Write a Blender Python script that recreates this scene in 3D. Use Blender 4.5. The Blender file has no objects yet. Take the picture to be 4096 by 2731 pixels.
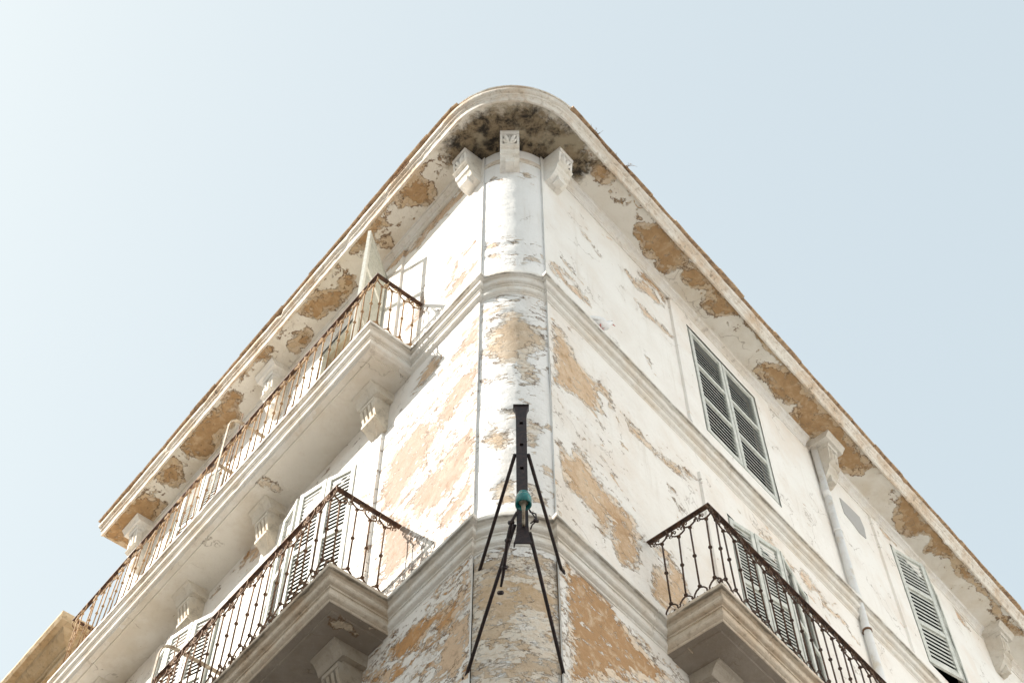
import bpy, bmesh, math, random
import numpy as np
from mathutils import Vector, Matrix, noise as mnoise

random.seed(7)
C = bpy.context.scene.collection
sc = bpy.context.scene
R = math.radians
EYE = 1.6                                    # camera height above the street

# ---------------------------------------------------------------- camera
cam_d = bpy.data.cameras.new('camera')
cam_d.sensor_width = 36.0
cam_d.lens = 52.19
cam_d.clip_start = 0.05
cam_d.clip_end = 3000
cam = bpy.data.objects.new('camera', cam_d)
C.objects.link(cam)
sc.camera = cam
_p, _r = R(57.9), R(0.262)
fwd = Vector((0, math.cos(_p), math.sin(_p)))
rt0 = Vector((1, 0, 0))
dn0 = fwd.cross(rt0)
rt = math.cos(_r) * rt0 + math.sin(_r) * dn0
dn = -math.sin(_r) * rt0 + math.cos(_r) * dn0
cam.matrix_world = Matrix(((rt.x, -dn.x, -fwd.x, 0), (rt.y, -dn.y, -fwd.y, 0),
                           (rt.z, -dn.z, -fwd.z, EYE), (0, 0, 0, 1)))

# ---------------------------------------------------------------- sky and sun
SUN_EL = R(38.9)
SUN_H = Vector((-0.9986, -0.055, 0)).normalized()      # horizontal direction towards the sun
w = bpy.data.worlds.new("World")
sc.world = w
w.use_nodes = True
nt = w.node_tree
sky = nt.nodes.new('ShaderNodeTexSky')
sky.sky_type = 'NISHITA'
sky.sun_disc = False
sky.sun_elevation = SUN_EL
sky.sun_rotation = math.atan2(SUN_H.x, SUN_H.y)
sky.altitude = 0
sky.air_density = 1.0
sky.dust_density = 3.2
sky.ozone_density = 1.0
hz = nt.nodes.new('ShaderNodeHueSaturation')              # thin summer haze: a paler, more even sky
hz.inputs['Saturation'].default_value = 1.0
gm = nt.nodes.new('ShaderNodeGamma')
gm.inputs['Gamma'].default_value = 0.24
tn = nt.nodes.new('ShaderNodeMix'); tn.data_type = 'RGBA'; tn.blend_type = 'MULTIPLY'
tn.inputs[0].default_value = 1.0
tn.inputs[7].default_value = (1.19, 1.26, 1.21, 1)
nt.links.new(sky.outputs[0], hz.inputs['Color'])
nt.links.new(hz.outputs[0], gm.inputs['Color'])
nt.links.new(gm.outputs[0], tn.inputs[6])
nt.links.new(tn.outputs[2], nt.nodes['Background'].inputs[0])
nt.nodes['Background'].inputs[1].default_value = 0.15

sun_d = bpy.data.lights.new('sun', 'SUN')
sun_d.energy = 2.9
sun_d.angle = R(0.5)
sun_d.color = (1.0, 0.94, 0.86)
sun = bpy.data.objects.new('sun', sun_d)
C.objects.link(sun)
to_sun = Vector((SUN_H.x * math.cos(SUN_EL), SUN_H.y * math.cos(SUN_EL), math.sin(SUN_EL)))
sun.rotation_euler = to_sun.to_track_quat('Z', 'Y').to_euler()
sun.location = to_sun * 60

sc.view_settings.view_transform = 'Standard'
sc.view_settings.look = 'None'
sc.view_settings.gamma = 1.0
sc.view_settings.use_curve_mapping = False
sc.view_settings.exposure = 1.92

# ---------------------------------------------------------------- plan of the building
# two facades, L and R, meet at a rounded corner; s runs along a facade away from the
# corner, e outwards from the wall face, z up (from eye level)
aL, aR = R(129.43), R(49.76)
D_ = {'L': Vector((math.cos(aL), math.sin(aL), 0)), 'R': Vector((math.cos(aR), math.sin(aR), 0))}
N_ = {'L': Vector((-math.sin(aL), math.cos(aL), 0)), 'R': Vector((math.sin(aR), -math.cos(aR), 0))}
for k in N_:
    if N_[k].y > 0: N_[k] = -N_[k]
O_ = {'L': Vector((-.2975, 7, 0)), 'R': Vector((.329, 7, 0))}


def pt(side, s, e, z=0.0):
    v = O_[side] + D_[side] * s + N_[side] * e
    return Vector((v.x, v.y, z + EYE))


def frame(side, s, e, z):
    """local x along the wall (right-handed), y outwards, z up"""
    n = N_[side]
    t = D_[side] if side == 'L' else -D_[side]
    o = pt(side, s, e, z)
    return Matrix(((t.x, n.x, 0, o.x), (t.y, n.y, 0, o.y), (0, 0, 1, o.z), (0, 0, 0, 1)))


# rounded corner (column)
COL_C = Vector((.0158, 7.44, 0)); COL_R = .52; COL_A = R(35.5)


def colpt(th, e, z):
    return Vector((COL_C.x + (COL_R + e) * math.sin(th), COL_C.y - (COL_R + e) * math.cos(th), z + EYE))


# ---------------------------------------------------------------- objects
def mesh_obj(name, verts, faces, mat, parent=None, smooth=False, attrs=None):
    me = bpy.data.meshes.new(name)
    me.from_pydata([tuple(v) for v in verts], [], faces)
    me.update()
    if attrs:
        for an, arr in attrs.items():
            a = me.attributes.new(an, 'FLOAT', 'POINT')
            a.data.foreach_set('value', np.asarray(arr, dtype=np.float32))
    if mat: me.materials.append(mat)
    if smooth:
        me.polygons.foreach_set('use_smooth', [True] * len(me.polygons))
    o = bpy.data.objects.new(name, me)
    C.objects.link(o)
    if parent: o.parent = parent
    return o


def bm_obj(name, bm, mat, parent=None, smooth=False, matrix=None):
    me = bpy.data.meshes.new(name)
    bmesh.ops.recalc_face_normals(bm, faces=bm.faces[:])
    bm.to_mesh(me); bm.free()
    if mat: me.materials.append(mat)
    if smooth:
        me.polygons.foreach_set('use_smooth', [True] * len(me.polygons))
    o = bpy.data.objects.new(name, me)
    C.objects.link(o)
    if parent: o.parent = parent
    if matrix is not None: o.matrix_local = matrix
    return o


def tag(o, label=None, cat=None, group=None, kind=None):
    if label: o['label'] = label
    if cat: o['category'] = cat
    if group: o['group'] = group
    if kind: o['kind'] = kind
    return o


def empty(name, loc=(0, 0, 0), matrix=None):
    o = bpy.data.objects.new(name, None)
    C.objects.link(o)
    o.empty_display_size = .2
    o.location = loc
    if matrix is not None: o.matrix_world = matrix
    return o


def box(bm, x0, x1, y0, y1, z0, z1, M=None):
    vs = []
    for x, y, z in ((x0, y0, z0), (x1, y0, z0), (x1, y1, z0), (x0, y1, z0), (x0, y0, z1), (x1, y0, z1), (x1, y1, z1), (x0, y1, z1)):
        v = Vector((x, y, z))
        vs.append(bm.verts.new(M @ v if M else v))
    for f in ((0, 3, 2, 1), (4, 5, 6, 7), (0, 1, 5, 4), (1, 2, 6, 5), (2, 3, 7, 6), (3, 0, 4, 7)):
        bm.faces.new([vs[i] for i in f])
    return vs


def tube(bm, pts, rad, n=8, cap=True):
    """a round tube through points; rad a number or one per point"""
    pts = [Vector(p) for p in pts]
    if not hasattr(rad, '__len__'): rad = [rad] * len(pts)
    rings = []
    up = None
    for i, p in enumerate(pts):
        t = (pts[min(i + 1, len(pts) - 1)] - pts[max(i - 1, 0)]).normalized()
        if up is None:
            a = Vector((0, 0, 1)) if abs(t.z) < .9 else Vector((1, 0, 0))
            up = (a - t * a.dot(t)).normalized()
        else:
            up = (up - t * up.dot(t)).normalized()
        b = t.cross(up)
        rings.append([bm.verts.new(p + (up * math.cos(2 * math.pi * k / n) + b * math.sin(2 * math.pi * k / n)) * rad[i]) for k in range(n)])
    for a, b in zip(rings, rings[1:]):
        for k in range(n):
            bm.faces.new((a[k], a[(k + 1) % n], b[(k + 1) % n], b[k]))
    if cap:
        bm.faces.new(rings[0][::-1]); bm.faces.new(rings[-1])
    return rings


def ribbon(bm, pts, wv, th):
    """a flat bar of width vector wv and thickness th along points"""
    pts = [Vector(p) for p in pts]
    wv = Vector(wv)
    rows = []
    for i, p in enumerate(pts):
        t = (pts[min(i + 1, len(pts) - 1)] - pts[max(i - 1, 0)]).normalized()
        nrm = t.cross(wv).normalized() * th / 2
        rows.append([bm.verts.new(p + wv / 2 + nrm), bm.verts.new(p - wv / 2 + nrm), bm.verts.new(p - wv / 2 - nrm), bm.verts.new(p + wv / 2 - nrm)])
    for a, b in zip(rows, rows[1:]):
        for k in range(4):
            bm.faces.new((a[k], a[(k + 1) % 4], b[(k + 1) % 4], b[k]))
    bm.faces.new(rows[0][::-1]); bm.faces.new(rows[-1])


def lathe(bm, prof, n=16, M=None, squash=1.0):
    rings = []
    for r, z in prof:
        ring = []
        for k in range(n):
            a = 2 * math.pi * k / n
            v = Vector((r * math.cos(a), r * math.sin(a) * squash, z))
            ring.append(bm.verts.new(M @ v if M else v))
        rings.append(ring)
    for a, b in zip(rings, rings[1:]):
        for k in range(n):
            bm.faces.new((a[k], a[(k + 1) % n], b[(k + 1) % n], b[k]))
    bm.faces.new(rings[0][::-1]); bm.faces.new(rings[-1])


def extrude_profile(bm, prof, x0, x1, M=None):
    """closed (y,z) outline pushed along x"""
    a = [bm.verts.new((M @ Vector((x0, y, z))) if M else (x0, y, z)) for y, z in prof]
    b = [bm.verts.new((M @ Vector((x1, y, z))) if M else (x1, y, z)) for y, z in prof]
    n = len(prof)
    for i in range(n):
        bm.faces.new((a[i], a[(i + 1) % n], b[(i + 1) % n], b[i]))
    bm.faces.new(a[::-1]); bm.faces.new(b)


def plate(bm, outline, y0, y1, M=None):
    """closed (x,z) outline as a plate between y0 and y1"""
    a = [bm.verts.new((M @ Vector((x, y0, z))) if M else (x, y0, z)) for x, z in outline]
    b = [bm.verts.new((M @ Vector((x, y1, z))) if M else (x, y1, z)) for x, z in outline]
    n = len(outline)
    for i in range(n):
        bm.faces.new((a[i], a[(i + 1) % n], b[(i + 1) % n], b[i]))
    bm.faces.new(a[::-1]); bm.faces.new(b)


def wob(p, amp, f=1.0):
    return (mnoise.noise(p * 0.9 * f) + .5 * mnoise.noise(p * 4.1 * f) + .3 * mnoise.noise(p * 13.0 * f)) * amp


# ---------------------------------------------------------------- paint losses (traced wear)
PEELS = {
 'L': [
  (0.45, [(0.65,14.64),(0.83,14.74),(1.16,14.71),(1.49,14.93),(1.77,14.98),(1.76,14.8),(1.6,14.66),(1.38,14.72),(1.15,14.58),(0.94,14.7),(0.76,14.63),(0.6,14.54)]),
  (-0.35, [(0.06,13.15),(0.23,13.1),(0.34,13.12),(0.33,13.25),(0.2,13.24)]),
  (-0.35, [(0.39,13.22),(0.52,12.97),(0.64,12.76),(0.58,12.75),(0.43,12.86),(0.37,13.08)]),
  (-0.35, [(0.09,12.77),(0.26,12.81),(0.41,12.83),(0.56,12.7),(0.44,12.56),(0.21,12.65),(0.06,12.64)]),
  (-0.35, [(1.26,12.86),(1.02,12.85),(0.92,12.84),(0.92,13.13),(1.03,13.47),(0.95,13.46),(1.04,13.34),(1.09,12.97),(1.26,12.99)]),
  (0.45, [(0.36,14.77),(0.76,14.97),(0.94,14.98),(1.23,15.0),(1.28,15.01),(0.92,14.65),(0.66,14.67),(0.4,14.62),(0.29,14.63)]),
  (0.45, [(0.93,14.67),(1.1,14.85),(1.26,14.81),(1.44,14.78),(1.6,14.84),(1.76,14.84),(1.79,14.83),(1.66,14.72),(1.5,14.75),(1.34,14.68),(1.21,14.66),(1.05,14.71)]),
  (0.45, [(0.57,11.66),(0.72,11.73),(0.82,11.72),(0.9,11.64),(0.98,11.53),(0.89,11.44),(0.76,11.47),(0.63,11.48),(0.55,11.56)]),
  (-0.35, [(0.04,11.57),(0.26,11.43),(0.58,11.38),(0.73,11.27),(0.51,11.3),(0.18,11.2),(0.01,11.21)]),
  (-0.35, [(-0.0,10.83),(0.23,10.9),(0.42,10.84),(0.59,10.63),(0.51,10.28),(0.28,10.48),(-0.01,10.49)]),
  (-0.35, [(0.8,10.86),(1.05,10.8),(1.3,10.74),(1.34,10.52),(1.35,10.04),(1.15,9.9),(1.03,9.96),(0.8,10.09),(0.57,10.28),(0.52,10.49)]),
  (-0.35, [(0.02,10.0),(0.25,9.94),(0.48,9.88),(0.72,9.89),(0.95,9.77),(0.74,9.39),(0.5,9.33),(0.33,9.33),(0.17,9.33),(0.01,9.51)]),
  (-0.35, [(0.03,9.3),(0.16,9.27),(0.32,9.15),(0.49,9.1),(0.42,8.9),(0.2,8.93),(0.02,9.01)]),
  (-0.35, [(1.14,9.83),(1.25,9.71),(1.26,9.33),(1.13,8.95),(0.87,8.98),(0.71,9.09),(0.86,9.51)]),
  (1.1, [(0.07,8.0),(0.17,8.01),(0.29,8.0),(0.45,8.05),(0.56,8.11),(0.73,8.12),(0.88,8.15),(0.96,8.09),(0.98,7.92),(0.77,7.83),(0.57,7.78),(0.53,7.83),(0.43,7.9),(0.41,7.71),(0.39,7.66),(0.33,7.7),(0.23,7.72),(0.13,7.75),(0.06,7.76)]),
  (0.5, [(0.01,7.8),(0.06,7.73),(0.23,7.72),(0.3,7.61),(0.38,7.52),(0.41,7.4),(0.38,7.29),(0.13,7.09),(0.04,7.25),(-0.01,7.49),(-0.02,7.7)]),
  (1.2, [(1.08,8.0),(1.17,8.02),(1.29,8.05),(1.32,8.01),(0.92,7.7),(0.74,7.66),(0.65,7.68),(0.77,7.83)]),
  (1, [(3.62,11.77),(3.84,11.84),(3.96,11.77),(4.02,11.73),(3.87,11.62),(3.77,11.66),(3.64,11.67)]),
  (0.9, [(4.24,11.69),(4.45,11.76),(4.56,11.74),(4.47,11.69),(4.31,11.67)]),
 ],
 'C': [
  (0.1, [(0.09,14.45),(0.17,14.51),(0.21,14.45),(0.27,14.48),(0.19,14.36),(0.13,14.35)]),
  (0.1, [(-0.32,14.36),(-0.23,14.41),(-0.12,14.3),(-0.2,14.33),(-0.27,14.34)]),
  (0.1, [(-0.24,13.1),(-0.28,12.99),(-0.29,12.86),(-0.2,12.82),(-0.1,12.79),(0.01,12.82),(0.08,12.87),(-0.0,12.87),(-0.16,12.87),(-0.25,12.95)]),
  (0.2, [(-0.32,12.71),(-0.22,12.72),(-0.07,12.66),(0.04,12.62),(-0.07,12.6),(-0.19,12.61)]),
  (0.3, [(0.06,12.47),(0.11,12.59),(0.2,12.65),(0.28,12.64),(0.32,12.59),(0.25,12.57),(0.16,12.57),(0.11,12.46),(0.09,12.43)]),
  (0.4, [(-0.25,11.14),(-0.23,11.31),(-0.09,11.38),(-0.16,11.51),(-0.07,11.6),(0.07,11.56),(0.16,11.36),(0.24,11.31),(0.31,11.21),(0.31,11.08),(0.22,10.94),(0.12,10.81),(0.18,10.63),(0.23,10.53),(0.15,10.39),(0.08,10.35),(0.06,10.47),(-0.01,10.69),(-0.09,10.67),(-0.2,10.83),(-0.3,11.0)]),
  (0.3, [(0.11,9.89),(0.21,9.88),(0.24,9.76),(0.17,9.57),(0.17,9.49),(0.12,9.5),(0.09,9.67)]),
  (0.3, [(-0.09,9.99),(0.02,10.03),(0.03,9.92),(-0.06,9.87)]),
  (0.4, [(-0.27,9.68),(-0.17,9.73),(-0.04,9.64),(-0.01,9.51),(-0.12,9.45),(-0.23,9.53)]),
  (0.4, [(-0.18,8.95),(-0.09,9.08),(0.01,9.04),(0.01,8.77),(-0.09,8.75),(-0.16,8.85)]),
  (0.35, [(0.1,9.01),(0.19,9.0),(0.27,8.86),(0.28,8.8),(0.13,8.79)]),
  (0.7, [(-0.32,8.08),(-0.24,8.11),(0.01,8.02),(0.19,8.03),(0.28,8.01),(0.29,7.89),(0.35,7.87),(0.34,7.51),(0.31,7.17),(0.28,7.12),(0.18,7.25),(0.14,7.5),(0.09,7.62),(0.03,7.34),(-0.06,7.22),(-0.21,7.19),(-0.3,7.22),(-0.33,7.32),(-0.32,7.59),(-0.32,7.88)]),
  (0.6, [(0.0,7.14),(0.13,7.23),(0.24,7.13),(0.29,7.01),(0.03,6.93)]),
 ],
 'R': [
  (0.2, [(0.57,14.2),(0.7,14.21),(0.83,14.19),(0.91,14.11),(1.02,14.15),(0.97,14.05),(0.86,14.07),(0.83,14.16),(0.67,14.18)]),
  (0.2, [(0.08,12.71),(0.24,12.83),(0.34,12.84),(0.46,12.87),(0.42,12.79),(0.28,12.72),(0.35,12.65),(0.52,12.79),(0.64,12.75),(0.7,12.65),(0.61,12.64),(0.47,12.6),(0.33,12.57),(0.25,12.59),(0.11,12.55),(0.06,12.58)]),
  (0.2, [(0.28,13.13),(0.34,13.12),(0.41,13.07),(0.44,13.03),(0.35,13.01),(0.29,13.03)]),
  (0.3, [(1.39,14.42),(1.55,14.44),(1.65,14.45),(1.87,14.71),(1.98,14.65),(2.09,14.6),(2.18,14.54),(1.97,14.41),(1.82,14.4),(1.62,14.24),(1.51,14.3)]),
  (0.8, [(1.69,14.65),(1.81,14.83),(2.0,15.01),(2.17,15.03),(2.28,14.9),(2.24,14.65),(2.17,14.64),(2.09,14.77),(1.94,14.72)]),
  (0.2, [(1.63,13.92),(1.75,13.96),(1.88,13.94),(2.1,13.99),(2.24,14.01),(2.25,13.94),(2.06,13.89),(1.82,13.81),(1.68,13.79)]),
  (0.2, [(1.61,12.92),(1.7,12.78),(1.67,12.72),(1.62,12.83)]),
  (0.6, [(0.06,11.52),(0.22,11.58),(0.36,11.47),(0.39,11.33),(0.54,11.31),(0.68,11.26),(0.8,11.38),(0.89,11.34),(0.91,11.08),(0.85,11.06),(0.84,11.17),(0.75,11.19),(0.65,11.12),(0.73,11.04),(0.76,10.9),(0.6,10.71),(0.44,10.69),(0.26,10.64),(0.1,10.6),(0.03,10.5),(0.05,11.03)]),
  (0.6, [(0.06,9.73),(0.2,9.7),(0.31,9.91),(0.41,9.85),(0.53,9.77),(0.58,9.64),(0.6,9.52),(0.75,9.51),(0.72,9.19),(0.58,9.0),(0.52,9.15),(0.41,9.19),(0.32,9.22),(0.17,9.2),(0.11,9.28)]),
  (0.7, [(0.33,9.71),(0.56,9.77),(0.69,9.67),(0.96,9.69),(1.1,9.65),(1.09,9.37),(0.99,8.95),(0.76,8.85),(0.69,9.06),(0.69,9.33),(0.41,9.22),(0.24,9.23),(0.14,9.29)]),
  (0.4, [(1.09,11.19),(1.32,11.19),(1.51,11.11),(1.78,11.2),(2.15,11.37),(2.26,11.37),(1.91,11.12),(1.63,11.04),(1.36,11.04),(1.14,11.03)]),
  (0.7, [(0.91,9.51),(1.06,9.54),(1.18,9.54),(1.07,9.37),(1.07,9.22),(1.02,8.97),(0.94,8.96),(0.86,9.03)]),
  (0.6, [(1.27,9.51),(1.38,9.57),(1.6,9.7),(1.57,9.6),(1.68,9.5),(1.79,9.39),(1.77,9.24),(1.71,9.13),(1.54,8.96),(1.44,8.84),(1.31,8.81),(1.23,8.83),(1.19,8.92),(1.23,9.14),(1.29,9.28),(1.4,9.32),(1.51,9.54),(1.31,9.44)]),
  (0.3, [(3.92,11.47),(4.12,11.72),(4.34,11.67),(4.53,11.56),(4.38,11.48),(4.29,11.5),(4.1,11.37)]),
  (0.2, [(4.28,11.48),(4.44,11.53),(4.55,11.48),(4.79,11.54),(4.95,11.43),(5.12,11.49),(5.03,11.38),(4.87,11.43),(4.66,11.46),(4.34,11.37)]),
  (0.3, [(1.69,10.76),(1.77,10.76),(1.79,10.7),(1.7,10.69)]),
  (0.3, [(1.74,10.57),(1.82,10.55),(1.89,10.53),(1.81,10.5)]),
  (0.2, [(2.86,11.54),(2.97,11.59),(3.0,11.53),(2.9,11.48)]),
  (0.2, [(3.23,11.56),(3.54,11.68),(3.69,11.57),(3.87,11.52),(3.79,11.41),(3.59,11.44),(3.46,11.54)]),
  (0.3, [(6.67,14.79),(7.04,14.89),(7.09,14.78),(6.8,14.7)]),
  (0.2, [(8.44,14.86),(8.78,14.89),(8.93,14.74),(8.8,14.67),(8.55,14.71)]),
  (1, [(0.73,7.79),(0.82,7.8),(0.89,7.75),(0.96,7.83),(1.08,7.99),(1.17,7.93),(1.26,7.94),(0.69,7.51)]),
  (0.9, [(0.06,7.88),(0.19,7.93),(0.32,7.94),(0.42,7.89),(0.45,7.76),(0.58,7.73),(0.54,7.4),(0.22,7.15),(0.12,7.2),(0.07,7.33),(0.07,7.6)]),
  (1, [(0.09,8.26),(0.34,8.29),(0.59,8.27),(0.84,8.14),(1.09,8.07),(1.41,8.05),(0.07,7.04),(0.07,7.52)]),
 ],
 'SL': [
  (1, [(0.92,0.48),(0.74,0.45),(0.65,0.41),(0.65,0.24),(0.71,0.16),(0.87,0.14),(0.96,0.24),(0.98,0.36),(1.08,0.35),(1.07,0.41)]),
  (0.8, [(0.4,0.42),(0.46,0.45),(0.57,0.45),(0.75,0.48),(0.98,0.48),(1.24,0.45),(1.43,0.44),(1.35,0.51),(1.03,0.49),(0.71,0.48),(0.47,0.46)]),
  (0.8, [(1.22,0.41),(1.38,0.46),(1.51,0.45),(1.66,0.46),(1.9,0.44),(1.73,0.34),(1.68,0.37),(1.44,0.4),(1.31,0.38)]),
  (1, [(2.17,0.22),(2.27,0.32),(2.37,0.24),(2.5,0.38),(2.71,0.42),(2.89,0.47),(2.92,0.41),(2.86,0.23),(2.67,0.17),(2.53,0.13),(2.31,0.12),(2.22,0.15)]),
  (1, [(1.58,0.27),(1.49,0.19),(1.54,0.14),(1.6,0.22)]),
  (1, [(3.15,0.28),(3.06,0.23),(3.07,0.17),(3.23,0.15),(3.28,0.19)]),
  (1, [(3.08,0.24),(3.08,0.18),(3.25,0.15),(3.41,0.16),(3.46,0.25),(3.39,0.3),(3.29,0.28),(3.17,0.29)]),
  (0.8, [(3.74,0.49),(3.61,0.49),(3.55,0.41),(3.6,0.38),(3.68,0.42),(3.88,0.48),(4.06,0.48),(4.12,0.55),(3.93,0.53)]),
  (1, [(4.37,0.31),(4.38,0.41),(4.49,0.48),(4.64,0.41),(4.82,0.43),(4.95,0.51),(5.23,0.51),(5.48,0.44),(5.5,0.34),(5.49,0.21),(5.43,0.12),(5.32,0.07),(5.11,0.14),(5.03,0.21),(4.9,0.17),(4.71,0.15),(4.61,0.18),(4.58,0.29),(4.5,0.29)]),
  (1, [(5.68,0.46),(5.71,0.34),(5.84,0.23),(5.91,0.17),(6.04,0.18),(6.09,0.36),(6.08,0.44),(5.88,0.44)]),
  (1, [(6.4,0.42),(6.37,0.13),(6.53,0.1),(6.85,0.07),(7.16,0.03),(7.33,0.1),(7.33,0.47),(7.07,0.5),(6.63,0.49)]),
 ],
 'SR': [
  (1, [(0.44,0.4),(0.51,0.44),(0.71,0.44),(0.71,0.35),(0.63,0.28),(0.54,0.29)]),
  (1, [(1.35,0.28),(1.56,0.52),(1.75,0.52),(1.98,0.5),(2.12,0.39),(2.09,0.27),(2.04,0.15),(1.95,0.13),(1.86,0.18),(1.78,0.14),(1.66,0.15),(1.53,0.2),(1.44,0.2)]),
  (1, [(2.17,0.44),(2.19,0.34),(2.28,0.25),(2.42,0.26),(2.5,0.35),(2.53,0.47),(2.58,0.45),(2.62,0.37),(2.71,0.3),(2.74,0.24),(2.86,0.24),(2.97,0.32),(3.03,0.44),(3.1,0.5),(3.15,0.5),(2.93,0.51),(2.56,0.53),(2.27,0.5)]),
  (0.8, [(3.18,0.48),(3.39,0.48),(3.68,0.46),(3.84,0.46),(4.06,0.49),(3.96,0.45),(3.72,0.48),(3.49,0.46),(3.27,0.47)]),
  (1.1, [(3.85,0.18),(3.85,0.3),(3.94,0.4),(4.05,0.45),(4.04,0.5),(4.19,0.48),(4.34,0.5),(4.56,0.46),(4.73,0.49),(4.92,0.49),(5.13,0.5),(5.45,0.47),(5.67,0.42),(5.84,0.45),(5.96,0.42),(6.01,0.27),(5.96,0.18),(5.78,0.1),(5.73,0.08),(5.26,0.28),(5.07,0.09),(4.67,0.1),(4.6,0.24),(4.49,0.19),(4.3,0.15),(4.12,0.17)]),
  (1, [(6.62,0.49),(6.79,0.52),(7.07,0.48),(7.38,0.48),(7.64,0.51),(7.98,0.43),(8.29,0.41),(8.25,0.32),(8.02,0.38),(7.87,0.39),(7.67,0.26),(7.61,0.21),(7.47,0.39),(7.37,0.37),(7.3,0.25),(7.09,0.14),(6.85,0.18),(6.74,0.36)]),
  (0.9, [(8.0,0.45),(8.46,0.42),(8.81,0.43),(9.12,0.41),(9.4,0.38),(9.75,0.44),(9.64,0.36),(9.33,0.34),(9.16,0.36),(8.92,0.42),(8.57,0.4),(8.23,0.34)]),
 ],
 'BL': [
  (0.3, [(1.14,0.45),(1.14,0.4),(1.09,0.39),(1.1,0.34),(1.09,0.29),(1.11,0.24),(1.13,0.19),(1.16,0.19),(1.17,0.26),(1.17,0.33),(1.2,0.4)]),
  (0.2, [(1.65,0.32),(1.61,0.28),(1.63,0.19),(1.63,0.18),(1.71,0.28)]),
 ],
 'BU': [
  (0.2, [(1.02,0.38),(1.05,0.24),(1.01,0.17),(1.04,0.12),(1.06,0.25),(1.05,0.34)]),
  (0.2, [(2.99,0.49),(2.91,0.39),(2.92,0.27),(2.95,0.19),(3.02,0.17),(3.03,0.28),(3.04,0.42)]),
 ],
}
MOULD = [(-0.71,7.05),(-0.75,6.97),(-0.65,6.71),(-0.49,6.58),(-0.31,6.49),(-0.18,6.42),(-0.01,6.43),(0.34,6.46),(0.6,6.62),(0.81,6.87),(0.94,7.06),(0.85,7.16),(0.73,7.25),(0.61,7.13),(0.35,7.16),(-0.32,7.16),(-0.58,7.06)]


def sdist(U, V, poly):
    """signed distance to a polygon, positive inside"""
    P = np.array(poly, float)
    Q = np.roll(P, -1, 0)
    best = np.full(U.shape, 1e9)
    inside = np.zeros(U.shape, bool)
    for (x0, y0), (x1, y1) in zip(P, Q):
        dx, dy = x1 - x0, y1 - y0
        L2 = dx * dx + dy * dy + 1e-12
        t = np.clip(((U - x0) * dx + (V - y0) * dy) / L2, 0, 1)
        best = np.minimum(best, (U - x0 - t * dx) ** 2 + (V - y0 - t * dy) ** 2)
        if y0 != y1:
            c = ((y0 > V) != (y1 > V)) & (U < (x1 - x0) * (V - y0) / (y1 - y0) + x0)
            inside ^= c
    d = np.sqrt(best)
    return np.where(inside, d, -d)


# broad zones where the top coat is failing all over: u0, u1, v0, v1, how far gone, depth
AREAS = {'L': [(-.3, 1.28, 8.55, 11.15, -.004, -.35), (-.3, 1.0, 12.1, 13.2, -.045, -.35), (-.3, 1.9, 5, 8.22, -.004, 1.0)],
         'C': [(-.6, .6, 5, 8.22, .045, .55), (-.6, .6, 8.6, 10.4, -.05, .2), (-.6, .6, 10.4, 11.85, -.02, .3)],
         'R': [(-.3, .9, 8.55, 10.6, -.05, .4), (-.3, 2.4, 5, 8.15, -.01, .8)],
         'SL': [(.3, 7.4, .33, .6, -.05, .7)], 'SR': [(.3, 9.5, .40, .6, -.05, .8)]}


def wear(U, V, surf):
    U = np.asarray(U, float); V = np.asarray(V, float)
    peel = np.full(U.shape, -.6); deep = np.zeros(U.shape); wsum = np.full(U.shape, 1e-6)
    for dp, poly in PEELS.get(surf, []):
        P = np.array(poly)
        m = (U > P[:, 0].min() - .6) & (U < P[:, 0].max() + .6) & (V > P[:, 1].min() - .6) & (V < P[:, 1].max() + .6)
        if not m.any(): continue
        d = sdist(U[m], V[m], poly)
        wt = np.exp(np.clip(d, -.6, .1) * 25)
        deep[m] += dp * wt; wsum[m] += wt
        peel[m] = np.maximum(peel[m], d)
    for (u0, u1, v0, v1, lev, dp) in AREAS.get(surf, []):
        dx = np.minimum(U - u0, u1 - U); dy = np.minimum(V - v0, v1 - V)
        r = np.minimum(np.minimum(dx, dy) * .5, lev)
        deep = np.where(r > peel, deep + (dp - deep / np.maximum(wsum, 1e-6)) * np.maximum(wsum, 1e-6), deep)
        peel = np.maximum(peel, np.clip(r, -.6, lev))
    return peel, deep / wsum


# ---------------------------------------------------------------- materials
def nodes(name):
    m = bpy.data.materials.new(name)
    m.use_nodes = True
    t = m.node_tree
    return m, t, t.nodes['Principled BSDF']


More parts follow.
